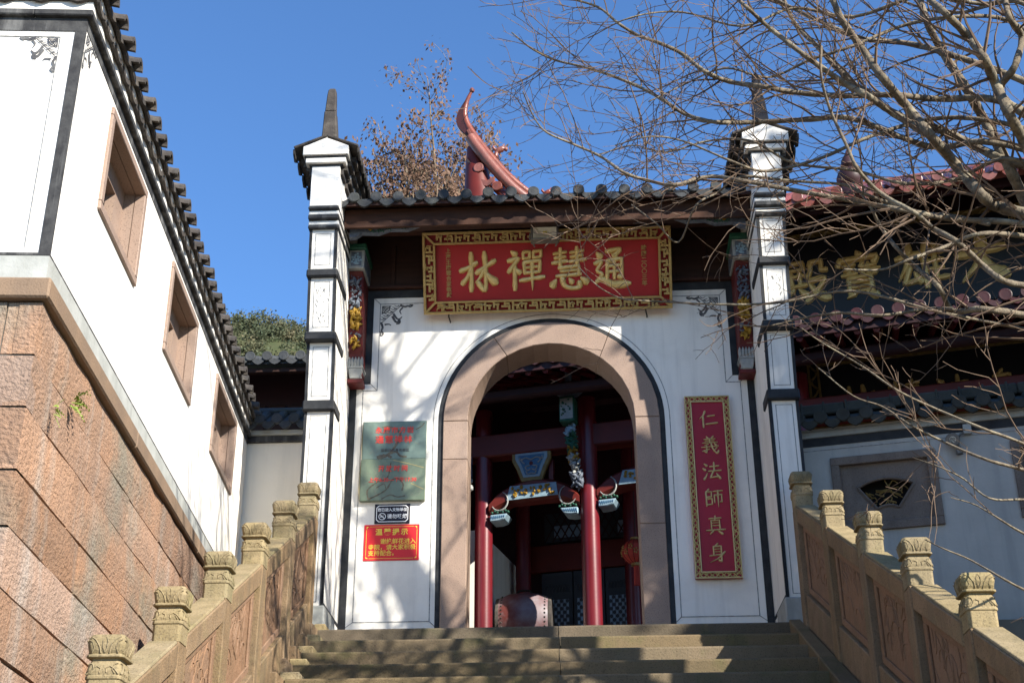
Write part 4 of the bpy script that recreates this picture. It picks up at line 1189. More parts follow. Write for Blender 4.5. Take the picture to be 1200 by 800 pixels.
for pts, rr2 in (([(.03, .1), (.055, .06), (.04, .0), (.0, -.08), (-.06, -.15), (-.15, -.185)], .016), ([(-.05, -.14), (.02, -.12), (.06, -.16), (.12, -.17)], .013), ([(-.12, .13), (-.06, .14), (-.02, .12), (.03, .11)], .007), ([(.2, .1), (.26, .14), (.28, .17)], .006), ([(-.16, -.17), (-.08, -.15), (-.02, -.175)], .016)):
    p = spline([fr_u(a, .001, c) for a, c in pts], 5)
    m.tube(p, [rr2 * (.35 + .65 * abs(math.sin(1.7 * i + 1))) for i in range(len(p))], 5)
flatten_y(m, -0.0475, 0.03)
part('vein', m, 'vein', s1, fix=False)
text('lettering', '永康市方岩', .068, 'letter_red', s1, lambda a, d, c: fr_u(-.0 + a, .003 + d, .095 + c), 0, spacing=1.18, bold=.0012, ext=.001)
text('lettering', '通慧禅林', .082, 'letter_red', s1, lambda a, d, c: fr_u(-.005 + a, .003 + d, .0 + c), 0, spacing=1.18, bold=.0012, ext=.001)
text('lettering', '国家级风景名胜区', .033, 'ink', s1, lambda a, d, c: fr_u(.01 + a, .003 + d, -.105 + c), 0, spacing=1.05, ext=.001)
fr_l = lambda a, d, c: V((-1.478 + a, -0.05 - d, 1.366 + c))
s2 = thing('marble_sign', (-1.478, 0, 1.165), 'lower olive-green veined marble sign giving opening hours in red left of the arch', 'sign', 'marble signs left of the arch')
m = MB(); m.box(-.302, .302, -0.048, 0, -.203, .203, fr_l); part('slab', m, 'marble_low', s2, bevel=0.003)
m = MB(); m.prism([fr_l(-.304, -0.044, -.203), fr_l(-.304, -0.002, -.203), fr_l(-.318, -0.002, -.1), fr_l(-.31, -0.002, .1), fr_l(-.304, -0.002, .203), fr_l(-.304, -0.044, .203)], (0.001, 0, 0)); part('edge', m, 'cream_edge', s2)
m = MB(); veins(m, fr_l, .28, .18, 30, 6, .0018); flatten_y(m, -0.0512); part('vein', m, 'vein_soft', s2, fix=False)
m = MB()
for pts, rr2 in (([(-.22, -.19), (-.23, -.1), (-.14, -.02), (-.05, .02), (-.02, .17)], .008), ([(-.22, -.19), (-.12, -.14), (-.05, -.09), (.0, .0), (.06, .0), (.1, -.05), (.09, -.11)], .009), ([(-.1, -.19), (-.02, -.15), (.05, -.17), (.12, -.16)], .006), ([(-.15, -.08), (-.08, -.04), (-.06, -.09)], .005)):
    p = spline([fr_l(a, .001, c) for a, c in pts], 5)
    m.tube(p, [rr2 * (.35 + .65 * abs(math.sin(.9 * i + 1))) for i in range(len(p))], 5)
flatten_y(m, -0.0515, 0.03)
part('vein', m, 'vein', s2, fix=False)
m = MB()
for pts in ([(.0, .19), (.12, .16), (.29, .11)], [(.17, -.04), (.25, -.08), (.29, -.1)]):
    p = spline([fr_l(a, .001, c) for a, c in pts], 5)
    m.tube(p, .004, 5)
flatten_y(m, -0.0516, 0.03)
part('vein', m, 'vein_gold', s2, fix=False)
text('lettering', '开放时间', .062, 'letter_red', s2, lambda a, d, c: fr_l(.0 + a, .003 + d, .105 + c), 0, spacing=1.32, bold=.0012, ext=.001)
text('lettering', '上午6:30—下午17:30', .05, 'letter_red', s2, lambda a, d, c: fr_l(.0 + a, .003 + d, -.005 + c), 0, spacing=1.0, bold=.0008, ext=.001)

fr_n = lambda a, d, c: V((-1.476 + a, -0.012 - d, 1.048 + c))
s3 = thing('no_smoking_sign', (-1.476, 0, 0.955), 'small black no smoking sign under the marble signs with white lettering and cut corner border', 'sign')
m = MB(); m.box(-.163, .163, -0.01, 0, -.094, .094, fr_n); part('panel', m, 'sign_black', s3, bevel=0.002)
m = MB()
def outline(hw, hh, cut):
    return [(-hw + cut, -hh), (hw - cut, -hh), (hw, -hh + cut), (hw, hh - cut), (hw - cut, hh), (-hw + cut, hh), (-hw, hh - cut), (-hw, -hh + cut)]
oo, ii = outline(.148, .08, .022), outline(.141, .073, .02)
m.add([fr_n(a, .0015, c) for a, c in oo] + [fr_n(a, .0015, c) for a, c in ii], [(i, (i + 1) % 8, 8 + (i + 1) % 8, 8 + i) for i in range(8)])
part('border', m, 'sign_white', s3, fix=False)
text('lettering', '您已进入文物单位', .034, 'sign_white', s3, lambda a, d, c: fr_n(a, .0016 + d, .036 + c), 0, bold=.0009, ext=.0006)
text('lettering', '请勿吸烟', .046, 'sign_white', s3, lambda a, d, c: fr_n(.046 + a, .0016 + d, -.028 + c), 0, bold=.0009, ext=.0006, spacing=1.03)
m = MB()
rs_ = [[fr_n(-.092 + r_ * math.cos(k * math.pi / 12), .0016, -.026 + r_ * math.sin(k * math.pi / 12)) for k in range(24)] for r_ in (.034, .028)]
m.add(rs_[0] + rs_[1], [(k, (k + 1) % 24, 24 + (k + 1) % 24, 24 + k) for k in range(24)])
def quad2(mm, fr, a0, c0, a1, c1, wd, d):
    dx, dz = a1 - a0, c1 - c0
    l = math.hypot(dx, dz)
    nx, nz = -dz / l * wd / 2, dx / l * wd / 2
    mm.add([fr(a0 - nx, d, c0 - nz), fr(a1 - nx, d, c1 - nz), fr(a1 + nx, d, c1 + nz), fr(a0 + nx, d, c0 + nz)], [(0, 1, 2, 3)])
quad2(m, fr_n, -.112, -.006, -.072, -.046, .006, .0017)
quad2(m, fr_n, -.112, -.028, -.08, -.028, .008, .0019)
quad2(m, fr_n, -.086, -.018, -.082, -.01, .003, .0019)
part('no_smoking_symbol', m, 'sign_white', s3, fix=False)

fr_r = lambda a, d, c: V((-1.475 + a, -0.008 - d, 0.776 + c))
s4 = thing('notice_sign', (-1.475, 0, 0.605), 'bright red notice with yellow lettering, lowest of the signs left of the arch', 'sign')
m = MB(); m.box(-.254, .254, -0.006, 0, -.170, .170, fr_r); part('panel', m, 'sign_red', s4, bevel=0.0015)
m = MB()
def outl(hw, hh, k, n=5):
    out = []
    for sx, sz in ((1, -1), (1, 1), (-1, 1), (-1, -1)):
        cx, cz = sx * hw, sz * hh
        a0 = {(1, -1): math.pi, (1, 1): 1.5 * math.pi, (-1, 1): 0, (-1, -1): .5 * math.pi}[(sx, sz)]
        for i in range(n + 1):
            a = a0 - math.pi / 2 * i / n if False else a0 - (math.pi / 2) * (i / n)
            out.append((cx + k * math.cos(a), cz + k * math.sin(a)))
    return out
# concave-cornered thin border
hw, hh = .232, .150
for a, b in (((-hw + .03, -hh), (hw - .03, -hh)), ((-hw + .03, hh), (hw - .03, hh)), ((-hw, -hh + .03), (-hw, hh - .03)), ((hw, -hh + .03), (hw, hh - .03))):
    quad2(m, fr_r, *a, *b, .0035, .0012)
for sx in (-1, 1):
    for sz in (-1, 1):
        m.add([fr_r(sx * hw, .0011, sz * hh), fr_r(sx * (hw - .026), .0011, sz * hh), fr_r(sx * (hw - .008), .0011, sz * (hh - .008)), fr_r(sx * hw, .0011, sz * (hh - .026))], [(0, 1, 2, 3)])
part('border', m, 'sign_yellow', s4, fix=False)
text('lettering', '温馨提示', .066, 'sign_yellow', s4, lambda a, d, c: fr_r(a, .0015 + d, .095 + c), 0, spacing=1.36, bold=.0016, ext=.0006)
text('lettering', '　　谢绝鲜花进入\n寺院，请大家积极\n支持配合。', .0545, 'sign_yellow', s4, lambda a, d, c: fr_r(-.212 + a, .0015 + d, -.048 + c), 0, align='LEFT', line=1.02, bold=.0006, ext=.0006)

# ================================================================== WHITE HALL on the left (side wall runs along the stairs)
A_ = V((-2.884, 0.0, 0))
TH = R(4.717)
DW = V((math.sin(TH), -math.cos(TH), 0))      # along the wall, towards the viewer
NW = V((math.cos(TH), math.sin(TH), 0))       # out of the wall, towards the stairs
wf = frame(A_, DW, NW)                        # (s, out, z)
SC = 6.165                                    # corner
wh = thing('white_hall', wf(SC, 0, ZG), 'whitewashed hall with three stone windows on rough pink granite blocks beside the stairs', 'building')
WIN = [(4.575, 5.52), (2.68, 3.675), (0.68, 1.76)]
WZ0, WZ1 = 1.02, 1.712
ZB, ZT = 0.352, 1.806
BACK = -3.2
m = MB()
edges = [0.0] + [v for a, b in reversed(WIN) for v in (a, b)] + [SC]
m.box(0, SC, -0.3, 0, ZB, WZ0, wf)
m.box(0, SC, -0.3, 0, WZ1, ZT + 0.25, wf)
for i in range(0, len(edges), 2):
    m.box(edges[i], edges[i + 1], -0.3, 0, WZ0, WZ1, wf)
m.box(SC - 0.3, SC, BACK, -0.3, ZB, ZT + 0.25, wf)
part('wall', m, 'plaster', wh)
# granite windows: outer frame, splayed reveal, inner panel with an opening
for a, b in WIN:
    m = MB()
    fwid = 0.055
    for (s0, s1, z0, z1) in ((a, b, WZ0, WZ0 + fwid), (a, b, WZ1 - fwid, WZ1), (a, a + fwid, WZ0 + fwid, WZ1 - fwid), (b - fwid, b, WZ0 + fwid, WZ1 - fwid)):
        m.box(s0, s1, -0.05, 0.018, z0, z1, wf)
    wn = part('window', m, 'pink_granite', wh, bevel=0.005)
    m = MB()
    s0, s1, z0, z1 = a + fwid, b - fwid, WZ0 + fwid, WZ1 - fwid
    dp = -0.115
    m.box(s0 - .03, s0, dp, -0.051, z0 - .03, z1 + .03, wf); m.box(s1, s1 + .03, dp, -0.051, z0 - .03, z1 + .03, wf)
    m.box(s0, s1, dp, -0.051, z0 - .03, z0, wf); m.box(s0, s1, dp, -0.051, z1, z1 + .03, wf)
    part('reveal', m, 'pink_granite', wn)
    m = MB()
    q0, q1, r0, r1 = s0 + .2, s1 - .2, z0 + .12, z1 - .12
    for (u0, u1, v0, v1) in ((s0, s1, z0, r0), (s0, s1, r1, z1), (s0, q0, r0, r1), (q1, s1, r0, r1)):
        m.box(u0, u1, dp - .06, dp, v0, v1, wf)
    part('inner_panel', m, 'pink_granite', wn)
    m = MB(); m.box(q0 - .02, q1 + .02, dp - .09, dp - .0605, r0 - .02, r1 + .02, wf); part('dark_opening', m, 'dark_void', wn)
# black borders, ink line, corner ornament
m = MB()
m.box(0, SC, -0.002, 0.004, 1.765, ZT + .02, wf)
m.box(SC - 0.012, SC + .004, -0.012, 0.005, ZB, ZT + .02, wf)
m.box(SC - .001, SC + .005, -0.052, 0.0045, ZB, 1.74, wf)
m.box(SC - .001, SC + .0055, BACK, 0.0045, 1.74, ZT + .02, wf)
m.box(SC - .001, SC + .0055, BACK, 0.0, ZB, ZB + .015, wf)
part('corner_border', m, 'worn_black', wh)
m = MB()
m.box(0, SC - .012, -0.002, 0.0045, ZB - .004, ZB + .012, wf)
part('base_line', m, 'worn_black', wh)
m = MB()
def wl(s0, s1, o0, o1, z0, z1): m.box(s0, s1, o0, o1, z0, z1, wf)
wl(SC, SC + .0045, -.128, -.124, ZB + .05, 1.70)
wl(SC, SC + .0045, BACK, -.124, 1.70, 1.704)
part('ink_line', m, 'ink_grey', wh)
for fn, key in ((lambda a, c: wf(SC + .003, -.13 - a, 1.695 - c), 's'), (lambda a, c: wf(SC - .03 - a, .003, 1.755 - c), 'n')):
    m = MB()
    scroll(m, fn, 0.62)
    ax = DW if key == 's' else NW
    p0 = wf(SC + .006, 0, 0) if key == 's' else wf(0, .004, 0)
    for i, p in enumerate(m.v):
        p = V(p)
        h = (p - p0).dot(ax)
        m.v[i] = tuple(p - ax * h * 0.93)
    part('corner_scroll', m, 'ink', wh, fix=False)
# plaster band and granite ledge
m = MB()
m.box(0, SC + .006, -0.3, 0.006, 0.212, ZB - .004, wf); m.box(SC - .3, SC + .006, BACK, -.3, 0.212, ZB - .004, wf)
part('plaster_band', m, 'plaster_band', wh)
for s0, s1 in ((0, 2.0), (2.003, 4.2), (4.203, SC + .045)):
    m = MB(); m.box(s0, s1, -0.3, 0.045, 0.098, 0.21, wf); part('ledge_stone', m, 'ledge_granite', wh, bevel=0.01)
for o0, o1 in ((-1.6, -.303), (BACK, -1.603)):
    m = MB(); m.box(SC - .3, SC + .045, o0, o1, 0.098, 0.21, wf); part('ledge_stone', m, 'ledge_granite', wh, bevel=0.01)
# granite blocks, course by course, slightly battered
m = MB(); m.hexa([wf(0, -.4, ZG - .1), wf(SC + .13, -.4, ZG - .1), wf(SC + .13, .075, ZG - .1), wf(0, .075, ZG - .1), wf(0, -.4, .095), wf(SC - .012, -.4, .095), wf(SC - .012, -.010, .095), wf(0, -.010, .095)])
m.hexa([wf(SC - .4, BACK, ZG - .1), wf(SC + .13, BACK, ZG - .1), wf(SC + .13, -.41, ZG - .1), wf(SC - .4, -.41, ZG - .1), wf(SC - .4, BACK, .095), wf(SC - .012, BACK, .095), wf(SC - .012, -.41, .095), wf(SC - .4, -.41, .095)])
part('wall_core', m, 'mortar', wh)
zs = [0.095, -0.197, -0.472, -0.79, -1.065, -1.347, -1.632, -1.92, -2.2, -2.5, -2.79, -3.1, -3.4, -3.7, -4.0, -4.32, ZG - .05]
rb = random.Random(21)
def block(p, out, jit):
    """p: 4 corners (s,z), thrust out of the wall; the face is lightly pillowed and uneven"""
    (s0, s1, z0, z1) = p
    NXs, NZs = max(2, int((s1 - s0) / 0.22)), 2
    mm = MB()
    front = []
    for j in range(NZs + 1):
        for i in range(NXs + 1):
            u, v_ = i / NXs, j / NZs
            ed = (i in (0, NXs)) or (j in (0, NZs))
            o = out + (0 if ed else 0.008) + rb.uniform(-jit, jit) * 2.2
            front.append(((s0 + (s1 - s0) * u, o, z0 + (z1 - z0) * v_)))
    nb_ = len(front)
    back = [(s, -0.1, z) for s, o, z in front]
    fs = []
    W1 = NXs + 1
    for j in range(NZs):
        for i in range(NXs):
            a = j * W1 + i
            fs.append((a, a + 1, a + W1 + 1, a + W1))
    def strip(ids):
        for a, b in zip(ids, ids[1:]):
            fs.append((a, b, b + nb_, a + nb_))
    strip([i for i in range(W1)]); strip([NZs * W1 + i for i in range(W1)]); strip([j * W1 for j in range(NZs + 1)]); strip([j * W1 + NXs for j in range(NZs + 1)])
    return front, back, fs
def add_block(fr, p, out, jit=0.003):
    f_, b_, fs = block(p, out, jit)
    mm = MB()
    mm.add([fr(*q) for q in f_ + b_], fs)
    part('stone_block', mm, 'block_granite', wh)
fj = frame(wf(SC, 0, 0), -NW, DW)            # front face: a = distance left from the corner, out towards viewer
fixed = {2: [SC + .02, 5.31, 3.55, 2.2, 1.0], 0: [SC + .01, 3.2, 1.4], 1: [SC + .015, 4.1, 2.4, .9]}
for i in range(len(zs) - 1):
    z1, z0 = zs[i] - .008, zs[i + 1] + .008
    bat = -0.004 - 0.011 * i * 0.6
    js = fixed.get(i)
    ext = 0.004 + 0.012 * i
    if not js:
        js = [SC + ext]
        while js[-1] > 1.2:
            js.append(js[-1] - rb.uniform(1.0, 2.1))
    else:
        js = [SC + ext] + js[1:]
    js = [j for j in js if j > .3] + [0.0]
    for a, b in zip(js, js[1:]):
        add_block(wf, (b + .009, a - .009 if a != js[0] else a, z0, z1), 0.004 + ext * .55 + rb.uniform(-.004, .006))
    ds = [0.0]
    first = rb.uniform(.35, .6) if i % 2 else rb.uniform(.12, .2)
    ds.append(first)
    while ds[-1] < 3:
        ds.append(ds[-1] + rb.uniform(.5, 1.1))
    for a, b in zip(ds, ds[1:]):
        add_block(fj, (a - (0.0 if a > 0 else ext * .55 + .002) + (.004 if a > 0 else 0), b - .004, z0, z1), ext + rb.uniform(-.004, .005))
# eave cornice: dark ledge, white strip, drip tiles, white strip, cover tiles
m = MB(); m.box(0, SC + .035, -.28, .035, ZT + .022, ZT + .062, wf); m.box(SC - .28, SC + .035, BACK, -.281, ZT + .022, ZT + .062, wf); part('cornice_ledge', m, 'worn_black', wh, bevel=0.006)
m = MB(); m.box(0, SC + .028, -.28, .028, ZT + .0625, ZT + .115, wf); m.box(SC - .28, SC + .028, BACK, -.281, ZT + .0625, ZT + .115, wf); part('cornice_strip', m, 'plaster', wh)
m = MB(); m.box(0, SC + .05, -.28, .05, ZT + .1155, ZT + .142, wf); m.box(SC - .28, SC + .05, BACK, -.281, ZT + .1155, ZT + .142, wf); part('cornice_ledge', m, 'tile_old', wh, bevel=0.005)
m = MB(); m.box(0, SC + .05, -.28, .05, ZT + .1425, ZT + .19, wf); m.box(SC - .28, SC + .05, BACK, -.281, ZT + .1425, ZT + .19, wf); part('cornice_strip', m, 'plaster', wh)
m = MB(); m.hexa([wf(0, -2, ZT + .6), wf(SC + .1, -2, ZT + .6), wf(SC + .08, .08, ZT + .192), wf(0, .08, ZT + .192), wf(0, -2, ZT + .63), wf(SC + .1, -2, ZT + .63), wf(SC + .08, .08, ZT + .212), wf(0, .08, ZT + .212)]); part('roof', m, 'tile_old', wh)
SCAL = mesh('drip_tile', drip_plate(0.17, 0.034, 0.02), 'tile_old')
am = MB()                              # open-ended arched cover tile with its mouth towards the stairs
am.loft([[V((r * math.cos(math.pi * j / 8), y, zz + r * 1.25 * math.sin(math.pi * j / 8))) for j in range(9)] + [V((0.62 * r * math.cos(math.pi * (8 - j) / 8), y, zz + 0.62 * r * 1.25 * math.sin(math.pi * (8 - j) / 8))) for j in range(9)] for y, zz, r in ((0, 0, .052), (.035, .006, .05), (.2, .05, .05), (0.5, .13, .048))])
ARCHT = mesh('cover_tile', am, 'tile_old')
ang = math.atan2(NW.y, NW.x) + math.pi / 2    # local -Y faces outward along NW
rg = random.Random(14)
for i in range(31):
    s = 0.1 + 0.2 * i
    a2 = ang + rg.uniform(-.03, .03)
    inst('drip_tile', SCAL, wh, wf(s, .056, ZT + .142 + rg.uniform(-.004, .002)), (rg.uniform(-.1, .05), rg.uniform(-.05, .05), a2))
    inst('drip_tile', SCAL, wh, wf(s + .1, .082, ZT + .205 + rg.uniform(-.004, .004)), (rg.uniform(-.1, .05), rg.uniform(-.05, .05), a2))
    inst('cover_tile', ARCHT, wh, wf(s, .13 + rg.uniform(-.01, .008), ZT + .20 + rg.uniform(-.006, .006)), (0, rg.uniform(-.06, .06), a2))
ang2 = math.atan2(DW.y, DW.x) + math.pi / 2
for i in range(14):
    o = -0.05 - 0.2 * i
    inst('drip_tile', SCAL, wh, wf(SC + .056, o, ZT + .142), (rg.uniform(-.1, .05), rg.uniform(-.05, .05), ang2))
    inst('drip_tile', SCAL, wh, wf(SC + .082, o - .1, ZT + .205), (rg.uniform(-.1, .05), rg.uniform(-.05, .05), ang2))
    inst('cover_tile', ARCHT, wh, wf(SC + .12, o, ZT + .20), (0, rg.uniform(-.06, .06), ang2))

# ferns in the joints of the granite
def fern(name, p, n, size, label, seed):
    t = thing(name, p, label, 'fern')
    rg = random.Random(seed)
    mm = MB()
    for i in range(n):
        an = rg.uniform(0, 6.28)
        d = V((0, 0, 1)) * math.sin(an) * 0.9 + DW * math.cos(an) + NW * rg.uniform(.5, 1.4)
        d.normalize()
        l = size * rg.uniform(.5, 1)
        side = d.cross(V((0, 0, 1))).normalized()
        base = V(p) + V((0, 0, rg.uniform(-.4, .4) * size)) + NW * 0.005
        for k in range(5):
            q = base + d * l * (k + 1) / 5 + V((0, 0, -0.25 * l * ((k + 1) / 5) ** 2))
            for s in (-1, 1):
                e = q + side * s * size * .22 * (1 - k / 6) + d * size * .08
                f2 = q + d * size * .1
                mm.add([q, (q + e) / 2 + V((0, 0, .006)), e, f2], [(0, 1, 2, 3)])
    part('frond', mm, 'fern', t, fix=False)
fern('fern', wf(5.55, .03, -.17), 12, .115, 'bright green fern tuft rooted in the upper joint of the pink granite wall', 3)
fern('fern', wf(5.86, .04, -.36), 8, .065, 'thin dark fern strip hanging in a vertical joint near the granite corner', 5)

# ================================================================== SIDE WALL between the white hall and the gate
sw = thing('side_wall', (-2.5, 0.05, ZL), 'shaded grey wall with a dark tiled coping between the white hall and the left gate pier', 'wall')
m = MB(); m.box(-3.2, -2.194, 0.04, 0.3, ZL, 1.79, None); part('wall', m, 'plaster_warm', sw)
m = MB(); m.box(-3.2, -2.194, 0.0, 0.3, 1.792, 1.85); part('black_band', m, 'worn_black', sw, bevel=.004)
m = MB(); m.box(-3.2, -2.194, -0.03, 0.3, 1.852, 1.90); part('cornice', m, 'plaster_band', sw, bevel=.006)
m = MB(); m.hexa([(-3.2, -.10, 1.93), (-2.194, -.10, 1.93), (-2.194, .2, 2.13), (-3.2, .2, 2.13), (-3.2, -.10, 1.955), (-2.194, -.10, 1.955), (-2.194, .2, 2.16), (-3.2, .2, 2.16)]); part('roof', m, 'tile_grey', sw)
CT2 = mesh('cover_tile', cover_row(2, .32, .05, .68), 'tile_grey', smooth=True)
for i in range(5):
    x = -2.92 + .165 * i
    inst('cover_tile', CT2, sw, (x, -.11, 1.955))
    inst('tile_end', DISC, sw, (x, -.125, 1.955))
    inst('drip_tile', DRIP, sw, (x + .082, -.12, 1.955), None, (.9, 1, 1.1))
m = MB(); m.box(-3.2, -2.194, .13, .27, 2.14, 2.2); part('ridge', m, 'tile_grey', sw, bevel=.02)

# ================================================================== REAR BUILDING behind it
rbd = thing('rear_building', (-4.2, 2.6, ZL), 'low dark timber building with a blue-grey tiled eave seen behind the side wall', 'building')
m = MB(); m.box(-5.5, -2.3, 3.4, 6.5, ZL, 4.08); part('wall', m, 'hall_dark', rbd)
m = MB(); m.box(-5.5, -2.3, 2.66, 2.74, 3.74, 3.80); part('eave_board', m, 'wood', rbd, bevel=.008)
for i in range(7):
    m = MB(); m.box(-3.9 + .24 * i - .1, -3.9 + .24 * i + .1, 3.36, 3.398, 2.2, 3.62); part('door_panel', m, 'wood', rbd, bevel=.01)
m = MB(); m.hexa([(-5.5, 2.6, 3.82), (-2.3, 2.6, 3.82), (-2.3, 5.2, 4.95), (-5.5, 5.2, 4.95), (-5.5, 2.6, 3.86), (-2.3, 2.6, 3.86), (-2.3, 5.2, 4.99), (-5.5, 5.2, 4.99)]); part('roof', m, 'tile_grey', rbd)
CT3 = mesh('cover_tile', cover_row(8, 2.6, .06, .4346), 'tile_grey', smooth=True)
for i in range(16):
    x = -5.4 + .2 * i
    inst('cover_tile', CT3, rbd, (x, 2.58, 3.88))
    inst('tile_end', DISC, rbd, (x, 2.565, 3.885), None, (1.15, 1.1, 1.15))
    inst('drip_tile', DRIP, rbd, (x + .1, 2.57, 3.875))

# ================================================================== COURTYARD WALL on the right (turned towards the viewer)
CA = R(13)
cu_ = V((math.cos(CA), -math.sin(CA), 0))
cd_ = V((-math.sin(CA), -math.cos(CA), 0))         # out of the wall
cf = frame((2.3, -0.3, 0), cu_, cd_)
cw = thing('courtyard_wall', cf(0, 0, ZL), 'shaded courtyard wall with a mossy tiled coping and fan-shaped window right of the gate', 'wall')
LW = 6.0
WN = (0.197, 1.10, 0.665, 1.36)
WN2 = (1.725, 2.62, 0.665, 1.36)
m = MB()
z0w = ZL - 1.2
xs_ = [-0.12, WN[0], WN[1], WN2[0], WN2[1], LW]
m.box(-.12, LW, -.3, 0, z0w, WN[2], cf)
m.box(-.12, LW, -.3, 0, WN[3], 1.66, cf)
for i in (0, 2, 4):
    m.box(xs_[i], xs_[i + 1], -.3, 0, WN[2], WN[3], cf)
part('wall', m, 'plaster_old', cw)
for wi, (a, b, c0, c1) in enumerate((WN, WN2)):
    m = MB()
    fwd = .075
    for q in ((a, b, c0, c0 + fwd), (a, b, c1 - fwd, c1), (a, a + fwd, c0 + fwd, c1 - fwd), (b - fwd, b, c0 + fwd, c1 - fwd)):
        m.box(q[0], q[1], -.12, .03, q[2], q[3], cf)
    wn = part('fan_window', m, 'dark_granite', cw, bevel=.005)
    m = MB()                                    # recessed slab with a fan-shaped hole
    ia, ib, ic, id_ = a + fwd, b - fwd, c0 + fwd, c1 - fwd
    cx = (a + b) / 2
    cz = c0 + .02
    r1_, r0_ = .455, .175
    a0_, a1_ = R(122), R(58)
    n = 12
    outer = [(cx + r1_ * math.cos(a0_ + (a1_ - a0_) * i / n), cz + r1_ * math.sin(a0_ + (a1_ - a0_) * i / n)) for i in range(n + 1)]
    inner = [(cx + r0_ * math.cos(a1_ + (a0_ - a1_) * i / n), cz + .03 + r0_ * math.sin(a1_ + (a0_ - a1_) * i / n)) for i in range(n + 1)]
    # strips above the outer arc, below the inner arc, and at both sides
    def slab(poly):
        m.prism([cf(x, -.02, z) for x, z in poly], -cd_ * .05)
    for p, q in zip(outer, outer[1:]):
        slab([p, q, (q[0], id_), (p[0], id_)])
    for p, q in zip(inner, inner[1:]):
        slab([p, q, (q[0], ic), (p[0], ic)])
    slab([(ia, ic), (inner[-1][0], ic), inner[-1], outer[0], (outer[0][0], id_), (ia, id_)])
    slab([(inner[0][0], ic), (ib, ic), (ib, id_), (outer[-1][0], id_), outer[-1], inner[0]])
    part('recessed_slab', m, 'dark_granite', wn)
    m = MB()
    loop = outer + inner
    pts = [cf(x, -.012, z) for x, z in loop + [loop[0]]]
    m.tube(pts, .012, 5)
    part('fan_rim', m, 'dark_granite', wn)
    m = MB()                                    # pierced carving inside the fan
    rq = random.Random(8 + wi)
    for i in range(22):
        an = rq.uniform(R(64), R(116))
        rr_2 = rq.uniform(.2, .43)
        x, z = cx + rr_2 * math.cos(an), cz + rr_2 * math.sin(an)
        m.tube(spline([cf(x, -.05, z), cf(x + rq.uniform(-.05, .05), -.04, z + rq.uniform(-.03, .05)), cf(x + rq.uniform(-.09, .09), -.05, z + rq.uniform(-.03, .05))], 3), [.006] * 7, 4)
    part('pierced_carving', m, 'gold_dull', wn, kind='stuff')
    m = MB(); m.box(a + .04, b - .04, -.29, -.14, c0 + .04, c1 - .04, cf); part('dark_opening', m, 'dark_void', wn)
m = MB(); m.box(-.12, LW, -.001, .006, 1.49, 1.568, cf); part('black_band', m, 'black_paint', cw)
m = MB(); m.box(-.12, LW, -.001, .004, 1.448, 1.454, cf); part('ink_line', m, 'ink_grey', cw)
m = MB(); m.box(-.12, LW, -.3, .025, 1.57, 1.628, cf); part('cornice', m, 'plaster_band', cw, bevel=.006)
m = MB(); m.hexa([cf(-.12, .13, 1.665), cf(LW, .13, 1.665), cf(LW, -.2, 1.83), cf(-.12, -.2, 1.83), cf(-.12, .13, 1.69), cf(LW, .13, 1.69), cf(LW, -.2, 1.86), cf(-.12, -.2, 1.86)]); part('roof', m, 'tile_moss', cw)
CT4 = mesh('cover_tile', cover_row(2, .33, .062, .5), 'tile_moss', smooth=True)
ra = math.atan2(-cd_.x, -cd_.y)
zr = math.atan2(cu_.y, cu_.x)
DISC2 = DISC.copy(); DISC2.materials.clear(); DISC2.materials.append(M_['tile_moss'])
DRIP2 = DRIP.copy(); DRIP2.materials.clear(); DRIP2.materials.append(M_['tile_moss'])
for i in range(30):
    a = -.04 + .2 * i
    inst('cover_tile', CT4, cw, cf(a, .135, 1.69), (0, 0, zr))
    inst('tile_end', DISC2, cw, cf(a, .15, 1.69), (0, 0, zr), (1.15, 1, 1.15))
    inst('drip_tile', DRIP2, cw, cf(a + .1, .145, 1.69), (0, 0, zr), (1, 1, 1.15))
for i in range(12):
    m = MB(); a = -.12 + .5 * i
    m.box(a + .002, a + .498, -.24, -.1, 1.84, 1.945, cf); part('ridge_brick', m, 'tile_moss', cw, bevel=.012)
for i in range(30):
    m = MB(); a = -.02 + .2 * i
    m.box(a, a + .02, -.25, -.09, 1.85, 1.96, cf); part('ridge_joint', m, 'tile_moss', cw, bevel=.004)
# wall lamp
wl_ = thing('wall_lamp', cf(1.3, 0, 1.4), 'small grey spotlight with a junction box mounted high on the courtyard wall', 'wall lamp')
m = MB(); m.box(1.36, 1.43, .002, .05, 1.455, 1.545, cf); part('junction_box', m, 'plaster_band', wl_, bevel=.006)
m = MB(); m.lathe([(.03, 0), (.055, .02), (.062, .07), (.058, .075)], cf(1.27, .03, 1.41), axis=cd_ + V((-.2, 0, -.3)), n=14); part('lamp_head', m, 'lamp_metal', wl_, smooth=True)
m = MB(); m.lathe([(.052, 0.0), (.03, .004)], cf(1.27, .03, 1.41) + (cd_ + V((-.2, 0, -.3))).normalized() * .071, axis=cd_ + V((-.2, 0, -.3)), n=14); part('lens', m, 'lamp_reflector', wl_)
m = MB(); m.tube(spline([cf(1.37, .03, 1.47), cf(1.33, .05, 1.45), cf(1.30, .03, 1.42)], 4), .012, 6); m.lathe([(.03, 0), (.034, .03), (.02, .07)], cf(1.3, .05, 1.27), n=10); m.tube([cf(1.3, .05, 1.33), cf(1.31, .04, 1.42)], .01, 5); part('bracket', m, 'lamp_metal', wl_)

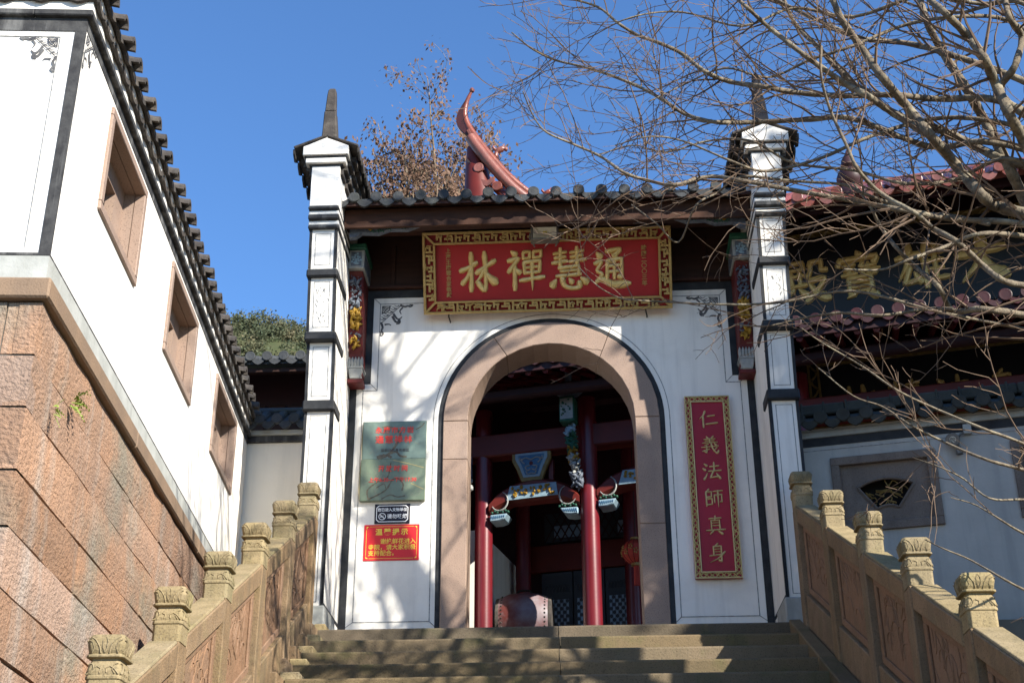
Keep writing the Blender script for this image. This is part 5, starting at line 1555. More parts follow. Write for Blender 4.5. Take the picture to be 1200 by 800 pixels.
# ================================================================== MAIN HALL behind the gate and the courtyard wall
HA = R(13.5)
hu = V((math.cos(HA), -math.sin(HA), 0))
hv = V((math.sin(HA), math.cos(HA), 0))
hf = frame((0.6, 5.0, 0), hu, hv)              # (u right, v back, z)
hall = thing('main_hall', hf(2, 0, ZL), 'red-columned main temple hall with double eaves, red tiles and black gold-lettered boards behind the gate', 'temple hall')
HR = 9.0
HL = -4.4
zh = math.atan2(hu.y, hu.x)
def hbox(name, mt, u0, u1, v0, v1, z0, z1, parent=hall, bevel=0.0, label=None):
    m = MB(); m.box(u0, u1, v0, v1, z0, z1, hf)
    return part(name, m, mt, parent, bevel=bevel, label=label)
# columns
for u, v, r in ((-1.66, 0, .118), (-0.205, -.05, .122), (2.6, 0, .12), (5.6, 0, .12), (-0.02, 1.7, .11), (-1.66, 1.9, .11)):
    m = MB()
    m.lathe([(r, ZL + .2), (r * 1.01, 1.0), (r, 2.4), (r * .95, 4.3)], hf(u, v, 0), n=20)
    c = part('column', m, 'col_red', hall, smooth=True)
    m = MB(); m.lathe([(r * 1.5, ZL), (r * 1.7, ZL + .08), (r * 1.5, ZL + .17), (r * 1.15, ZL + .2)], hf(u, v, 0), n=20); part('column_base', m, 'pink_granite', c, smooth=True)
hbox('porch_floor', 'paving', HL, HR, -.6, 2.4, ZL, ZL + .02)
# back wall with doors and fretwork
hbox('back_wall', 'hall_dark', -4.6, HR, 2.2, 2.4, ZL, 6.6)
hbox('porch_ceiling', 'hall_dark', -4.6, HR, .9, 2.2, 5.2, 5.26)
hbox('side_screen', 'hall_dark', -4.6, -4.5, -.2, 2.2, ZL, 5.2)
hbox('lintel', 'beam_red', -1.75, HR, 2.12, 2.198, 2.62, 3.02, bevel=.01)
for i in range(6):
    u0 = -1.45 + .47 * i
    d = hbox('lattice_door', 'door_grey', u0, u0 + .455, 2.13, 2.198, ZL + .1, 2.6, bevel=.004)
    hbox('door_pane', 'pane', u0 + .05, u0 + .405, 2.122, 2.128, 1.0, 2.2, d)
    m = MB()
    for j in range(8):
        for k in range(22):
            uu, zz = u0 + .05 + .355 * (j + .5) / 8, 1.0 + 1.2 * (k + .5) / 22
            if (j + k) % 2 == 0:
                m.prism([hf(uu - .028, 2.116, zz), hf(uu, 2.116, zz - .034), hf(uu + .028, 2.116, zz), hf(uu, 2.116, zz + .034)], hv * .005)
    for j in range(9):
        uu = u0 + .05 + .355 * j / 8
        m.box(uu - .005, uu + .005, 2.115, 2.122, 1.0, 2.2, hf)
    part('lattice', m, 'door_grey', d, kind='stuff')
    m = MB()
    rq = random.Random(i)
    for k in range(8):
        x, z = u0 + .07 + .31 * k / 7, 2.36
        m.tube(spline([hf(x - .03, 2.125, z - .03), hf(x, 2.115, z + .05), hf(x + .03, 2.125, z - .02), hf(x + .01, 2.12, z - .05)], 3), .008, 5)
    part('door_carving', m, 'door_grey', d)
tr = hbox('transom', 'door_grey', -1.4, 1.6, 2.14, 2.199, 3.06, 3.5)
for i in range(3):
    m = MB()
    m.box(-1.25 + .95 * i, -.75 + .95 * i, 2.132, 2.139, 3.12, 3.3, hf)
    part('transom_pane', m, 'pane', tr)
m = MB()
for i in range(26):
    a = -1.4 + 3.0 * i / 25
    m.hexa([hf(a, 2.12, 3.06), hf(a + .02, 2.12, 3.06), hf(a + .02, 2.13, 3.06), hf(a, 2.13, 3.06), hf(a + .25, 2.12, 3.5), hf(a + .27, 2.12, 3.5), hf(a + .27, 2.13, 3.5), hf(a + .25, 2.13, 3.5)])
    m.hexa([hf(a + .25, 2.11, 3.06), hf(a + .27, 2.11, 3.06), hf(a + .27, 2.12, 3.06), hf(a + .25, 2.12, 3.06), hf(a, 2.11, 3.5), hf(a + .02, 2.11, 3.5), hf(a + .02, 2.12, 3.5), hf(a, 2.12, 3.5)])
part('transom_lattice', m, 'hall_dark', tr, kind='stuff')
hbox('end_wall', 'plaster', -1.98, -1.84, .35, 2.4, ZL, 2.75)
hbox('end_wall', 'plaster', -2.9, -1.80, -.35, -.2, ZL, 2.72)
# moon beams with painted panels, corbel blocks, vase panel
def moonbeam(u0, u1, zb, parent=hall):
    n = 12
    m = MB()
    rings = []
    for i in range(n + 1):
        t = i / n
        u = u0 + (u1 - u0) * t
        top = zb + .17 + .27 * math.sin(math.pi * t) ** .7
        bot = zb + .13 * min(1, math.sin(math.pi * t) * 1.5)
        rings.append([hf(u, -.13, bot + .04), hf(u, -.09, bot), hf(u, .09, bot), hf(u, .13, bot + .04), hf(u, .13, top - .05), hf(u, .07, top), hf(u, -.07, top), hf(u, -.13, top - .05)])
    m.loft(rings)
    o = part('moon_beam', m, 'beam_red', parent, smooth=True)
    mid = (u0 + u1) / 2
    L2 = (u1 - u0)
    m = MB(); m.prism([hf(mid - .30 * L2, -.133, zb + .15), hf(mid + .27 * L2, -.133, zb + .165), hf(mid + .25 * L2, -.133, zb + .34), hf(mid - .26 * L2, -.133, zb + .34)], -hv * .012); part('painted_panel', m, 'p_paleblue', o)
    m = MB()
    rq = random.Random(int(u0 * 10))
    for i in range(34):
        u = mid + rq.uniform(-.24, .22) * L2
        z = zb + rq.uniform(.19, .32)
        m.lathe([(.008, -.02), (.02, 0), (.008, .025)], hf(u, -.152, z), axis=(rq.uniform(-1, 1), rq.uniform(-.3, .3), rq.uniform(-1, 1)), n=5)
    part('panel_carving', m, 'p_yellow', o)
    for s, ue in ((1, u0 + .02), (-1, u1 - .02)):
        m = MB()
        pts = [hf(ue + s * (.15 - .11 * math.cos(a)), -.14, zb + .14 - .13 * math.sin(a)) for a in [R(-50 + 20 * k) for k in range(13)]] if False else [hf(ue + s * (.13 + .115 * math.cos(R(a))), -.14, zb + .15 + .13 * math.sin(R(a))) for a in range(-150, 75, 20)]
        m.tube(pts, [.004 + .009 * math.sin(math.pi * (i + .5) / len(pts)) for i in range(len(pts))], 5)
        part('crescent', m, 'p_white', o)
        m = MB()
        for k in range(7):
            m.lathe([(.006, -.15), (.016, -.145), (.014, -.10)], hf(ue + s * (.03 + .036 * k), 0, zb - .0 + (.02 if k % 2 else 0)) , axis=-hv if False else hv, n=6)
        part('beam_scallop', m, 'p_green', o)
        m = MB()
        m.prism([hf(ue + s * .0, -.15, zb - .03), hf(ue + s * .24, -.15, zb - .025), hf(ue + s * .19, -.15, zb - .10), hf(ue + s * .11, -.15, zb - .12), hf(ue + s * .0, -.15, zb - .12)], hv * .26)
        cbk = part('corbel_block', m, 'p_paleblue', o, bevel=.012)
        m = MB()
        for k in range(7):
            m.tube(spline([hf(ue + s * (.01 + .026 * k), -.153, zb - .10 + .004 * k), hf(ue + s * (.025 + .028 * k), -.156, zb - .05), hf(ue + s * (.03 + .028 * k), -.153, zb - .075)], 3), .0045, 4)
        part('corbel_scroll', m, 'p_blue', cbk)
    return o
moonbeam(-1.55, -0.32, 2.80)
moonbeam(-0.09, 1.4, 2.86)
m = MB()
VZ = 3.40
m.prism([hf(-1.24, -.1, VZ + .25), hf(-.70, -.1, VZ + .25), hf(-.70, -.1, VZ + .1), hf(-.76, -.1, VZ - .02), hf(-.83, -.1, VZ - .2), hf(-1.11, -.1, VZ - .2), hf(-1.18, -.1, VZ - .02), hf(-1.24, -.1, VZ + .1)], hv * .06)
vs_ = part('vase_panel', m, 'gold_dull', hall, bevel=.01)
m = MB()
m.prism([hf(-1.19, -.104, VZ + .2), hf(-.75, -.104, VZ + .2), hf(-.75, -.104, VZ + .12), hf(-.81, -.104, VZ), hf(-.86, -.104, VZ - .14), hf(-1.08, -.104, VZ - .14), hf(-1.13, -.104, VZ), hf(-1.19, -.104, VZ + .12)], hv * .006)
part('vase_field', m, 'p_paleblue', vs_)
m = MB()
m.prism([hf(-1.15, -.108, VZ + .17), hf(-.79, -.108, VZ + .17), hf(-.80, -.108, VZ + .12), hf(-.85, -.108, VZ), hf(-.885, -.108, VZ - .11), hf(-1.055, -.108, VZ - .11), hf(-1.09, -.108, VZ), hf(-1.14, -.108, VZ + .12)], hv * .003)
part('vase_inset', m, 'p_blue', vs_)
m = MB()
for s in (-1, 1):
    for pts in ([(.0, .1), (.08, .13), (.13, .09), (.09, .05)], [(.02, .02), (.08, .0), (.05, -.05), (.01, -.03)], [(.15, .14), (.16, .1), (.12, .12)], [(.0, -.09), (.05, -.1), (.07, -.06)]):
        m.tube(spline([hf(-.97 + s * a, -.113, VZ + c) for a, c in pts], 4), .009, 5)
part('vase_scroll', m, 'p_white', vs_)
m = MB(); m.lathe([(.01, -.115), (.028, -.112), (.02, -.105)], hf(-.97, 0, VZ + .05), axis=hv, n=8); part('vase_flower', m, 'p_red', vs_)
m = MB(); m.box(-.75, -.69, -.03, .05, 3.1, 3.5, hf); part('strut', m, 'beam_red', hall)
# blue painted brackets at the left column
hbox('painted_block', 'p_blue', -1.98, -1.79, -.25, -.1, 3.32, 3.62, bevel=.01)
m = MB()
for z in (3.4, 3.5, 3.55):
    m.tube(spline([hf(-1.95, -.256, z), hf(-1.9, -.26, z + .04), hf(-1.84, -.256, z), hf(-1.88, -.26, z - .03)], 3), .010, 5)
part('painted_scroll', m, 'p_white', hall)
m = MB()
rq = random.Random(31)
for i in range(26):
    t = i / 25
    u = -1.95 + .22 * math.sin(math.pi * t) * rq.uniform(.3, 1)
    z = 2.85 + .55 * t
    m.lathe([(.02, -.03), (.04, 0), (.02, .035)], hf(u, -.3 + rq.uniform(-.04, .04), z), axis=(rq.uniform(-1, 1), 0, 1), n=6)
part('white_corbel', m, 'p_white', hall, smooth='all')
# carved painted strut on the main column
cs = MB(); cs.lathe([(.05, 4.2), (.16, 4.24), (.19, 4.27), (.17, 4.31), (.1, 4.34)], hf(-.36, -.42, 0), n=12)
o3 = part('carved_bracket', cs, 'p_slate', hall)
m = MB(); m.box(-.47, -.27, -.52, -.32, 3.82, 4.17, hf); part('bracket_box', m, 'p_green', o3, bevel=.01)
m = MB(); m.box(-.455, -.285, -.528, -.521, 3.85, 4.14, hf); part('bracket_inset', m, 'p_white', o3)
m = MB()
for i in range(20):
    u, z = -.37 + rq.uniform(-.07, .07), 4.0 + rq.uniform(-.12, .12)
    m.lathe([(.004, -.012), (.012, 0), (.004, .012)], hf(u, -.532, z), axis=(rq.uniform(-1, 1), .2, rq.uniform(-1, 1)), n=5)
part('inset_carving', m, 'p_green', o3, kind='stuff')
for nm_, mt, z0, z1, n, r0, r1 in (('carved_cloud', 'p_paleblue', 3.8, 3.68, 8, .03, .055), ('carved_scroll', 'p_green', 3.72, 3.5, 14, .03, .06), ('carved_lion', 'p_yellow', 3.55, 3.36, 9, .03, .05), ('carved_figure', 'p_white', 3.42, 3.16, 12, .03, .055), ('carved_foot', 'p_slate', 3.2, 3.0, 9, .04, .06)):
    m = MB()
    n *= 4
    for i in range(n):
        t = (i + .5) / n
        r = rq.uniform(r0, r1) * .6
        r *= rq.choice((.5, .7, 1.0))
        m.lathe([(r * .2, -r * 2.2), (r * .8, -r * .8), (r * .9, r * .6), (r * .15, r * 2)], hf(-.36 + .06 * (3.8 - z0 - (z1 - z0) * t) + rq.uniform(-.06, .06), -.40 + (3.8 - z0 - (z1 - z0) * t) * .2 + rq.uniform(-.03, .03), z0 + (z1 - z0) * t), axis=(rq.uniform(-1, 1), rq.uniform(-.5, .5), rq.uniform(-1, 1)), n=5)
    part(nm_, m, mt, o3, smooth='all', kind='stuff')
m = MB(); m.lathe([(.04, 4.3), (.05, 4.5), (.04, 4.9)], hf(-.36, -.42, 0), n=8); part('bracket_post', m, 'p_slate', o3)
# tie beam, rafters and lower eave
hbox('tie_beam', 'beam_red', HL, HR, -.12, .12, 3.60, 3.92, bevel=.02)
hbox('purlin', 'hall_dark', HL, HR, -.8, -.66, 4.12, 4.26, bevel=.03)
m = MB()
for i in range(58):
    u = HL + .23 * i
    m.tube([hf(u, -1.12, 4.30), hf(u, .9, 5.05)], .045, 8)
part('rafters', m, 'col_red', hall, kind='stuff')
m = MB(); m.hexa([hf(HL, -1.17, 4.40), hf(HR, -1.17, 4.40), hf(HR, 1.0, 5.2), hf(HL, 1.0, 5.2), hf(HL, -1.17, 4.44), hf(HR, -1.17, 4.44), hf(HR, 1.0, 5.24), hf(HL, 1.0, 5.24)]); part('lower_roof', m, 'hall_dark', hall)
hbox('lower_eave_board', 'hall_dark', HL, HR, -1.16, -1.12, 4.30, 4.40)
CTR = mesh('cover_tile', cover_row(6, 2.1, .075, .369), 'tile_maroon', smooth=True)
DISC3 = DISC.copy(); DISC3.materials.clear(); DISC3.materials.append(M_['tile_maroon'])
DRIP3 = DRIP.copy(); DRIP3.materials.clear(); DRIP3.materials.append(M_['tile_maroon'])
for i in range(56):
    u = HL + .245 * i
    if u > HR: break
    inst('cover_tile', CTR, hall, hf(u, -1.2, 4.45), (0, 0, zh))
    inst('tile_end', DISC3, hall, hf(u, -1.22, 4.45), (0, 0, zh), (1.5, 1, 1.5))
    inst('drip_tile', DRIP3, hall, hf(u + .122, -1.21, 4.44), (0, 0, zh), (1.15, 1, 1.2))
# second storey wall, gold trim and upper eave
hbox('upper_wall', 'hall_dark', -1.2, HR, .7, .9, 4.6, 7.32)
hbox('upper_beam', 'hall_dark', -2.2, HR, .45, .7, 6.62, 6.85)
hbox('upper_eave_board', 'hall_dark', .2, HR, -1.02, -.98, 6.06, 6.275)
gt_ = hbox('gold_trim', 'gold', 2.0, HR, .40, .449, 6.46, 6.60)
m = MB()
for i in range(60):
    u = 2.05 + .115 * i
    s = 1 if i % 2 else -1
    m.tube(spline([hf(u, .395, 6.53 - s * .03), hf(u + .04, .39, 6.53 + s * .02), hf(u + .08, .39, 6.53 + s * .035), hf(u + .115, .395, 6.53 + s * .03)], 3), .016, 5)
part('trim_scroll', m, 'gold', gt_)
m = MB()
for i in range(34):
    u = .2 + .26 * i
    m.tube([hf(u, -.98, 6.17), hf(u, .7, 6.75)], .04, 6)
part('upper_rafters', m, 'hall_dark', hall, kind='stuff')
def ez(u):                             # upper eave line sweeps up to the left corner
    t = max(0.0, (0.55 - u) / 2.0)
    return 6.15 + 1.3 * t ** 2.4
def ev(u):
    t = max(0.0, (0.55 - u) / 2.0)
    return -1.2 - .35 * t ** 1.5
ULC = -1.45
us = [ULC + (0.55 - ULC) * i / 14 for i in range(15)] + [0.9, 2, 3, 4, 5, 6, 7, 8, 9]
m = MB()
rows = []
for u in us:
    z, v = ez(u), ev(u)
    tt = max(0.0, (0.55 - u) / 2.0)
    back = 4.6 * (1 - tt) + .05
    rise = .64 * back * (1 - .25 * tt)
    rows.append([hf(u, v, z), hf(u, v + back * .5, z + rise * .44), hf(u, v + back, z + rise), hf(u, v + back, z + rise - .06), hf(u, v + .05, z - .05)])
m.loft(rows)
part('upper_roof', m, 'tile_red', hall)
m = MB()                               # corner soffit board seen from below
sof = []
for u in us[:15]:
    z, v = ez(u), ev(u)
    sof.append([hf(u, v + .06, z - .07), hf(u + .05, v + .7, z - .35 - .5 * max(0, (0.55 - u) / 2)), hf(u + .05, v + .72, z - .40 - .5 * max(0, (0.55 - u) / 2)), hf(u, v + .05, z - .10)])
m.loft(sof)
part('corner_soffit', m, 'p_red', hall)
m = MB()
m.loft([[hf(ULC + .14 - .09 * (z - 6.9) + .13 * math.cos(a) * k, -1.38 + .13 * math.sin(a) * k, z) for a in [2 * math.pi * q / 14 for q in range(14)]] for z, k in ((6.3, 1.9), (6.9, 1.6), (7.3, 1.25), (7.68, .85), (7.7, .2))])
part('corner_bracket', m, 'beam_red', hall, smooth=True)
CTU = mesh('cover_tile', cover_row(8, 3.6, .08, .62), 'tile_red', smooth=True)
CTS = mesh('cover_tile', cover_row(2, .7, .075, .6), 'tile_red', smooth=True)
DISC4 = DISC.copy(); DISC4.materials.clear(); DISC4.materials.append(M_['tile_red'])
DRIP4 = DRIP.copy(); DRIP4.materials.clear(); DRIP4.materials.append(M_['tile_red'])
u = ULC + .18
while u < HR:
    z, v = ez(u), ev(u)
    tt = max(0.0, (0.55 - u) / 2.0)
    inst('cover_tile', CTU if tt < .12 else CTS, hall, hf(u, v - .03, z + .02), (0, 0, zh))
    inst('tile_end', DISC4, hall, hf(u, v - .05, z + .03), (0, 0, zh), (1.35, 1, 1.35))
    inst('drip_tile', DRIP4, hall, hf(u + .12, v - .04, (z + ez(u + .24)) / 2), (0, 0, zh), (1.2, 1, 1.4))
    u += .245
# hip ridge with its curling tip and little beasts
hp = spline([hf(.6, -.5, 6.66), hf(-.25, -1.0, 6.70), hf(-.74, -1.3, 6.98), hf(-1.08, -1.44, 7.38), hf(-1.36, -1.52, 7.82), hf(-1.47, -1.55, 8.1), hf(-1.45, -1.57, 8.32), hf(-1.36, -1.59, 8.52)], 5)
n = len(hp)
m = MB(); m.tube(hp, [(.058 if i < n * .5 else .058 - .04 * (i / n - .5) / .5) * (1.06 if i % 4 == 0 else 1) for i in range(n)], 10); m.lathe([(.03, 0), (.04, .03), (.02, .06)], hp[-1] - V((0, 0, .03)), n=8)
hp_o = part('hip_ridge', m, 'tile_red', hall, smooth=True)
m = MB()
m.tube([p + V((0, -.05, -.14)) for p in hp[:int(n * .62)]], .075, 10)
m.tube([p + V((.0, -.02, -.07)) for p in hp[:int(n * .66)]], .035, 6)
part('ridge_roll', m, 'tile_red', hp_o, smooth=True)
m = MB()
m2 = MB()
for i in range(int(n * .1), int(n * .62), 2):
    p, q = hp[i], hp[i + 1]
    d_ = (q - p).normalized()
    up_ = (V((0, 0, 1)) - d_ * d_.z).normalized()
    m2.prism([p + up_ * .045 - d_ * .035 - hv * .012, p + up_ * .045 + d_ * .035 - hv * .012, p + up_ * .075 + d_ * .02 - hv * .012, p + up_ * .105 + d_ * .03 - hv * .012, p + up_ * .075 - d_ * .025 - hv * .012], hv * .024)
part('ridge_crest', m2, 'tile_maroon', hp_o, kind='stuff')
fin = [p for p in hp[int(n * .52):int(n * .92)]]
m.loft([[p + V((-.02, -.03, .0)), p + V((-.02, .03, 0)), p + (V((-.12, 0, -.08)) * math.sin(math.pi * (i + .5) / len(fin))) + V((0, .02, 0)), p + (V((-.12, 0, -.08)) * math.sin(math.pi * (i + .5) / len(fin))) + V((0, -.02, 0))] for i, p in enumerate(fin)])
part('tip_fin', m, 'tile_maroon', hp_o)
for k, t in enumerate((.44, .20, .02)):
    p = hp[int(n * t)] + V((.02, 0, .06))
    m = MB()
    sc_ = (1.0, .8, .7)[k]
    m.tube(spline([p, p + V((.02, 0, .09)) * sc_, p + V((.1, 0, .14)) * sc_, p + V((.16, 0, .12)) * sc_], 4), [.03 * sc_] * 5 + [.045 * sc_] * 4 + [.03 * sc_] * 4, 7)
    m.tube([p + V((.02, 0, .1)) * sc_, p + V((-.04, 0, .17)) * sc_, p + V((-.02, 0, .2)) * sc_], [.025 * sc_, .018 * sc_, .006], 6)
    m.tube([p + V((.1, 0, .15)) * sc_, p + V((.12, 0, .22)) * sc_], [.02 * sc_, .006], 5)
    part('ridge_beast', m, 'tile_red', hp_o, smooth='all')
# main roof ridge and gourd finial
hbox('main_ridge', 'tile_red', 1.5, HR, 3.2, 3.4, 8.75, 9.0, bevel=.03)
m = MB(); m.lathe([(.1, -.1), (.2, .0), (.235, .12), (.2, .25), (.12, .31), (.155, .36), (.185, .45), (.15, .55), (.08, .6), (.11, .64), (.09, .74), (.03, .84), (.01, .9)], hf(3.57, -.2, 6.55), n=16); part('gourd_finial', m, 'tile_maroon', hall, smooth=True)
# name boards of the hall
def hall_board(name, label, u0, u1, v0, z0, z1, tilt, fwid, chars, size):
    t = thing(name, hf((u0 + u1) / 2, v0, z0), label, 'name board')
    def fb(a, d, c):
        return hf(u0 + a, v0 - d * math.cos(tilt) - c * math.sin(tilt), z0 - d * math.sin(tilt) + c * math.cos(tilt))
    W_, H_ = u1 - u0, z1 - z0
    m = MB(); m.box(0, W_, -.05, 0, 0, H_, fb); part('board', m, 'black_board', t)
    if fwid:
        m = MB()
        for q in ((0, W_, 0, .03), (0, W_, H_ - .03, H_), (0, .03, .03, H_ - .03), (W_ - .03, W_, .03, H_ - .03), (fwid - .03, W_ - fwid + .03, fwid - .03, fwid), (fwid - .03, W_ - fwid + .03, H_ - fwid, H_ - fwid + .03), (fwid - .03, fwid, fwid, H_ - fwid), (W_ - fwid, W_ - fwid + .03, fwid, H_ - fwid)):
            m.box(q[0], q[1], .001, .05, q[2], q[3], fb)
        fo = part('frame', m, 'gold_dull', t)
        m = MB()
        rq = random.Random(3)
        k = int(W_ / .12)
        for i in range(k):
            for zc in (fwid / 2, H_ - fwid / 2):
                u = .06 + (W_ - .12) * i / k
                s = 1 if i % 2 else -1
                m.tube(spline([fb(u, .03, zc - s * .03), fb(u + .05, .035, zc + s * .02), fb(u + .1, .03, zc + s * .035)], 3), .016, 5)
        for i in range(int(H_ / .12)):
            for uc in (fwid / 2, W_ - fwid / 2):
                z = .06 + .12 * i
                s = 1 if i % 2 else -1
                m.tube(spline([fb(uc - s * .03, .03, z), fb(uc + s * .02, .035, z + .05), fb(uc + s * .035, .03, z + .1)], 3), .016, 5)
        part('frame_scroll', m, 'gold_dull', fo)
    for ch, u, z in chars:
        m = MB()
        brush(m, HAN[ch], lambda a, d, c: fb(u - u0 + a, .001 + d, z - z0 + c), size, .045, 1.7)
        part('character', m, 'gold_leaf', t)
    return t, fb
hb, fb = hall_board('name_board', 'large black hall board, four big gold characters under the upper red eave', 2.35, 6.2, .38, 5.22, 6.42, R(8), 0, (('dian', 2.80, 5.80), ('bao', 3.52, 5.80), ('xiong', 4.34, 5.80), ('da', 5.10, 5.80)), .66)
text('inscription', '甲\n戌\n年', .11, 'gold', hb, lambda a, d, c: fb(3.2 + a, d, .95 + c), .004)
hall_board('name_board', 'lower black hall board in a dull gold frame half hidden by the courtyard coping', 2.70, 5.9, .55, 3.75, 4.74, R(6), .15, (('lin', 3.3, 4.02), ('hui', 3.9, 4.02), ('fa', 4.5, 4.02), ('shen', 5.1, 4.02)), .5)

# ------------------------------------------------------------------ drum and lantern on the porch
dr = thing('temple_drum', hf(-1.5, 1.0, ZL), 'big worn red barrel drum lying on its side on the porch behind the arch', 'drum')
dax = (hu * .97 + hv * .18).normalized()
dc = hf(-1.36, .9, 1.60)
m = MB(); m.lathe([(.30, -.36), (.36, -.2), (.385, 0), (.36, .2), (.30, .36)], dc, axis=dax, n=28); db = part('barrel', m, 'drum_skin', dr, smooth=True)
for s in (-1, 1):
    m = MB(); m.lathe([(.302, .30), (.312, .33), (.305, .372), (.28, .376)], dc, axis=dax * s, n=28); part('drum_head', m, 'tile_old', dr, smooth=True)
    m = MB()
    a_ = dax.orthogonal().normalized(); b_ = dax.cross(a_)
    for k in range(36):
        q = 2 * math.pi * k / 36
        c_ = dc + dax * s * .29 + (a_ * math.cos(q) + b_ * math.sin(q)) * .325
        m.lathe([(.014, -.006), (.012, .008), (.004, .014)], c_, axis=(a_ * math.cos(q) + b_ * math.sin(q)), n=5)
    part('studs', m, 'stud', db, kind='stuff')
m = MB(); m.tube([dc + V((-.12, 0, .37)), dc + V((-.06, 0, .42)), dc + V((.06, 0, .42)), dc + V((.12, 0, .37))], .015, 6); part('handle', m, 'stud', dr)
m = MB()
for s in (-1, 1):
    m.box(-1.36 + s * .25 - .04, -1.36 + s * .25 + .04, .55, 1.25, ZL + .02, 1.32, hf)
part('stand', m, 'wood', dr)
ln = thing('red_lantern', hf(.26, .8, 2.3), 'round red silk lantern with gold flowers hanging inside by the right arch jamb', 'lantern')
lc = hf(.21, .8, 2.39)
m = MB()
prof = [(.19 * math.cos(R(a)) + .001, .17 * math.sin(R(a))) for a in range(-70, 71, 14)]
m.lathe(prof, lc, n=24); part('shade', m, 'lantern', ln, smooth='all')
m = MB()
for k in range(14):
    q = 2 * math.pi * k / 14
    m.tube([lc + V((.192 * math.cos(R(a)) * math.cos(q), .192 * math.cos(R(a)) * math.sin(q), .172 * math.sin(R(a)))) for a in range(-70, 71, 20)], .004, 4)
part('ribs', m, 'p_red', ln, kind='stuff')
m = MB()
m.lathe([(.07, .155), (.07, .19), (.05, .195)], lc, n=14); m.lathe([(.07, -.155), (.07, -.19), (.05, -.195)], lc, n=14); part('gold_ring', m, 'gold', ln)
m = MB()
for k in range(9):
    q = R(180 + 22 * k)
    for j in range(5):
        e = 2 * math.pi * j / 5
        z = .03 * math.sin(e) + (.03 if k % 2 else -.03)
        an = q + .12 * math.cos(e)
        rr2 = math.sqrt(max(.01, 1 - (z / .17) ** 2)) * .194
        m.lathe([(.004, -.012), (.014, 0), (.004, .012)], lc + V((rr2 * math.cos(an), rr2 * math.sin(an), z)), n=5)
part('gold_flowers', m, 'gold', ln, kind='stuff')
m = MB()
for k in range(12):
    q = 2 * math.pi * k / 12
    m.tube([lc + V((.03 * math.cos(q), .03 * math.sin(q), -.19)), lc + V((.035 * math.cos(q), .035 * math.sin(q), -.45))], .007, 4)
part('tassel', m, 'lantern', ln)
m = MB(); m.tube([lc + V((0, 0, .19)), lc + V((0, 0, 1.6))], .006, 5); part('cord', m, 'stud', ln)

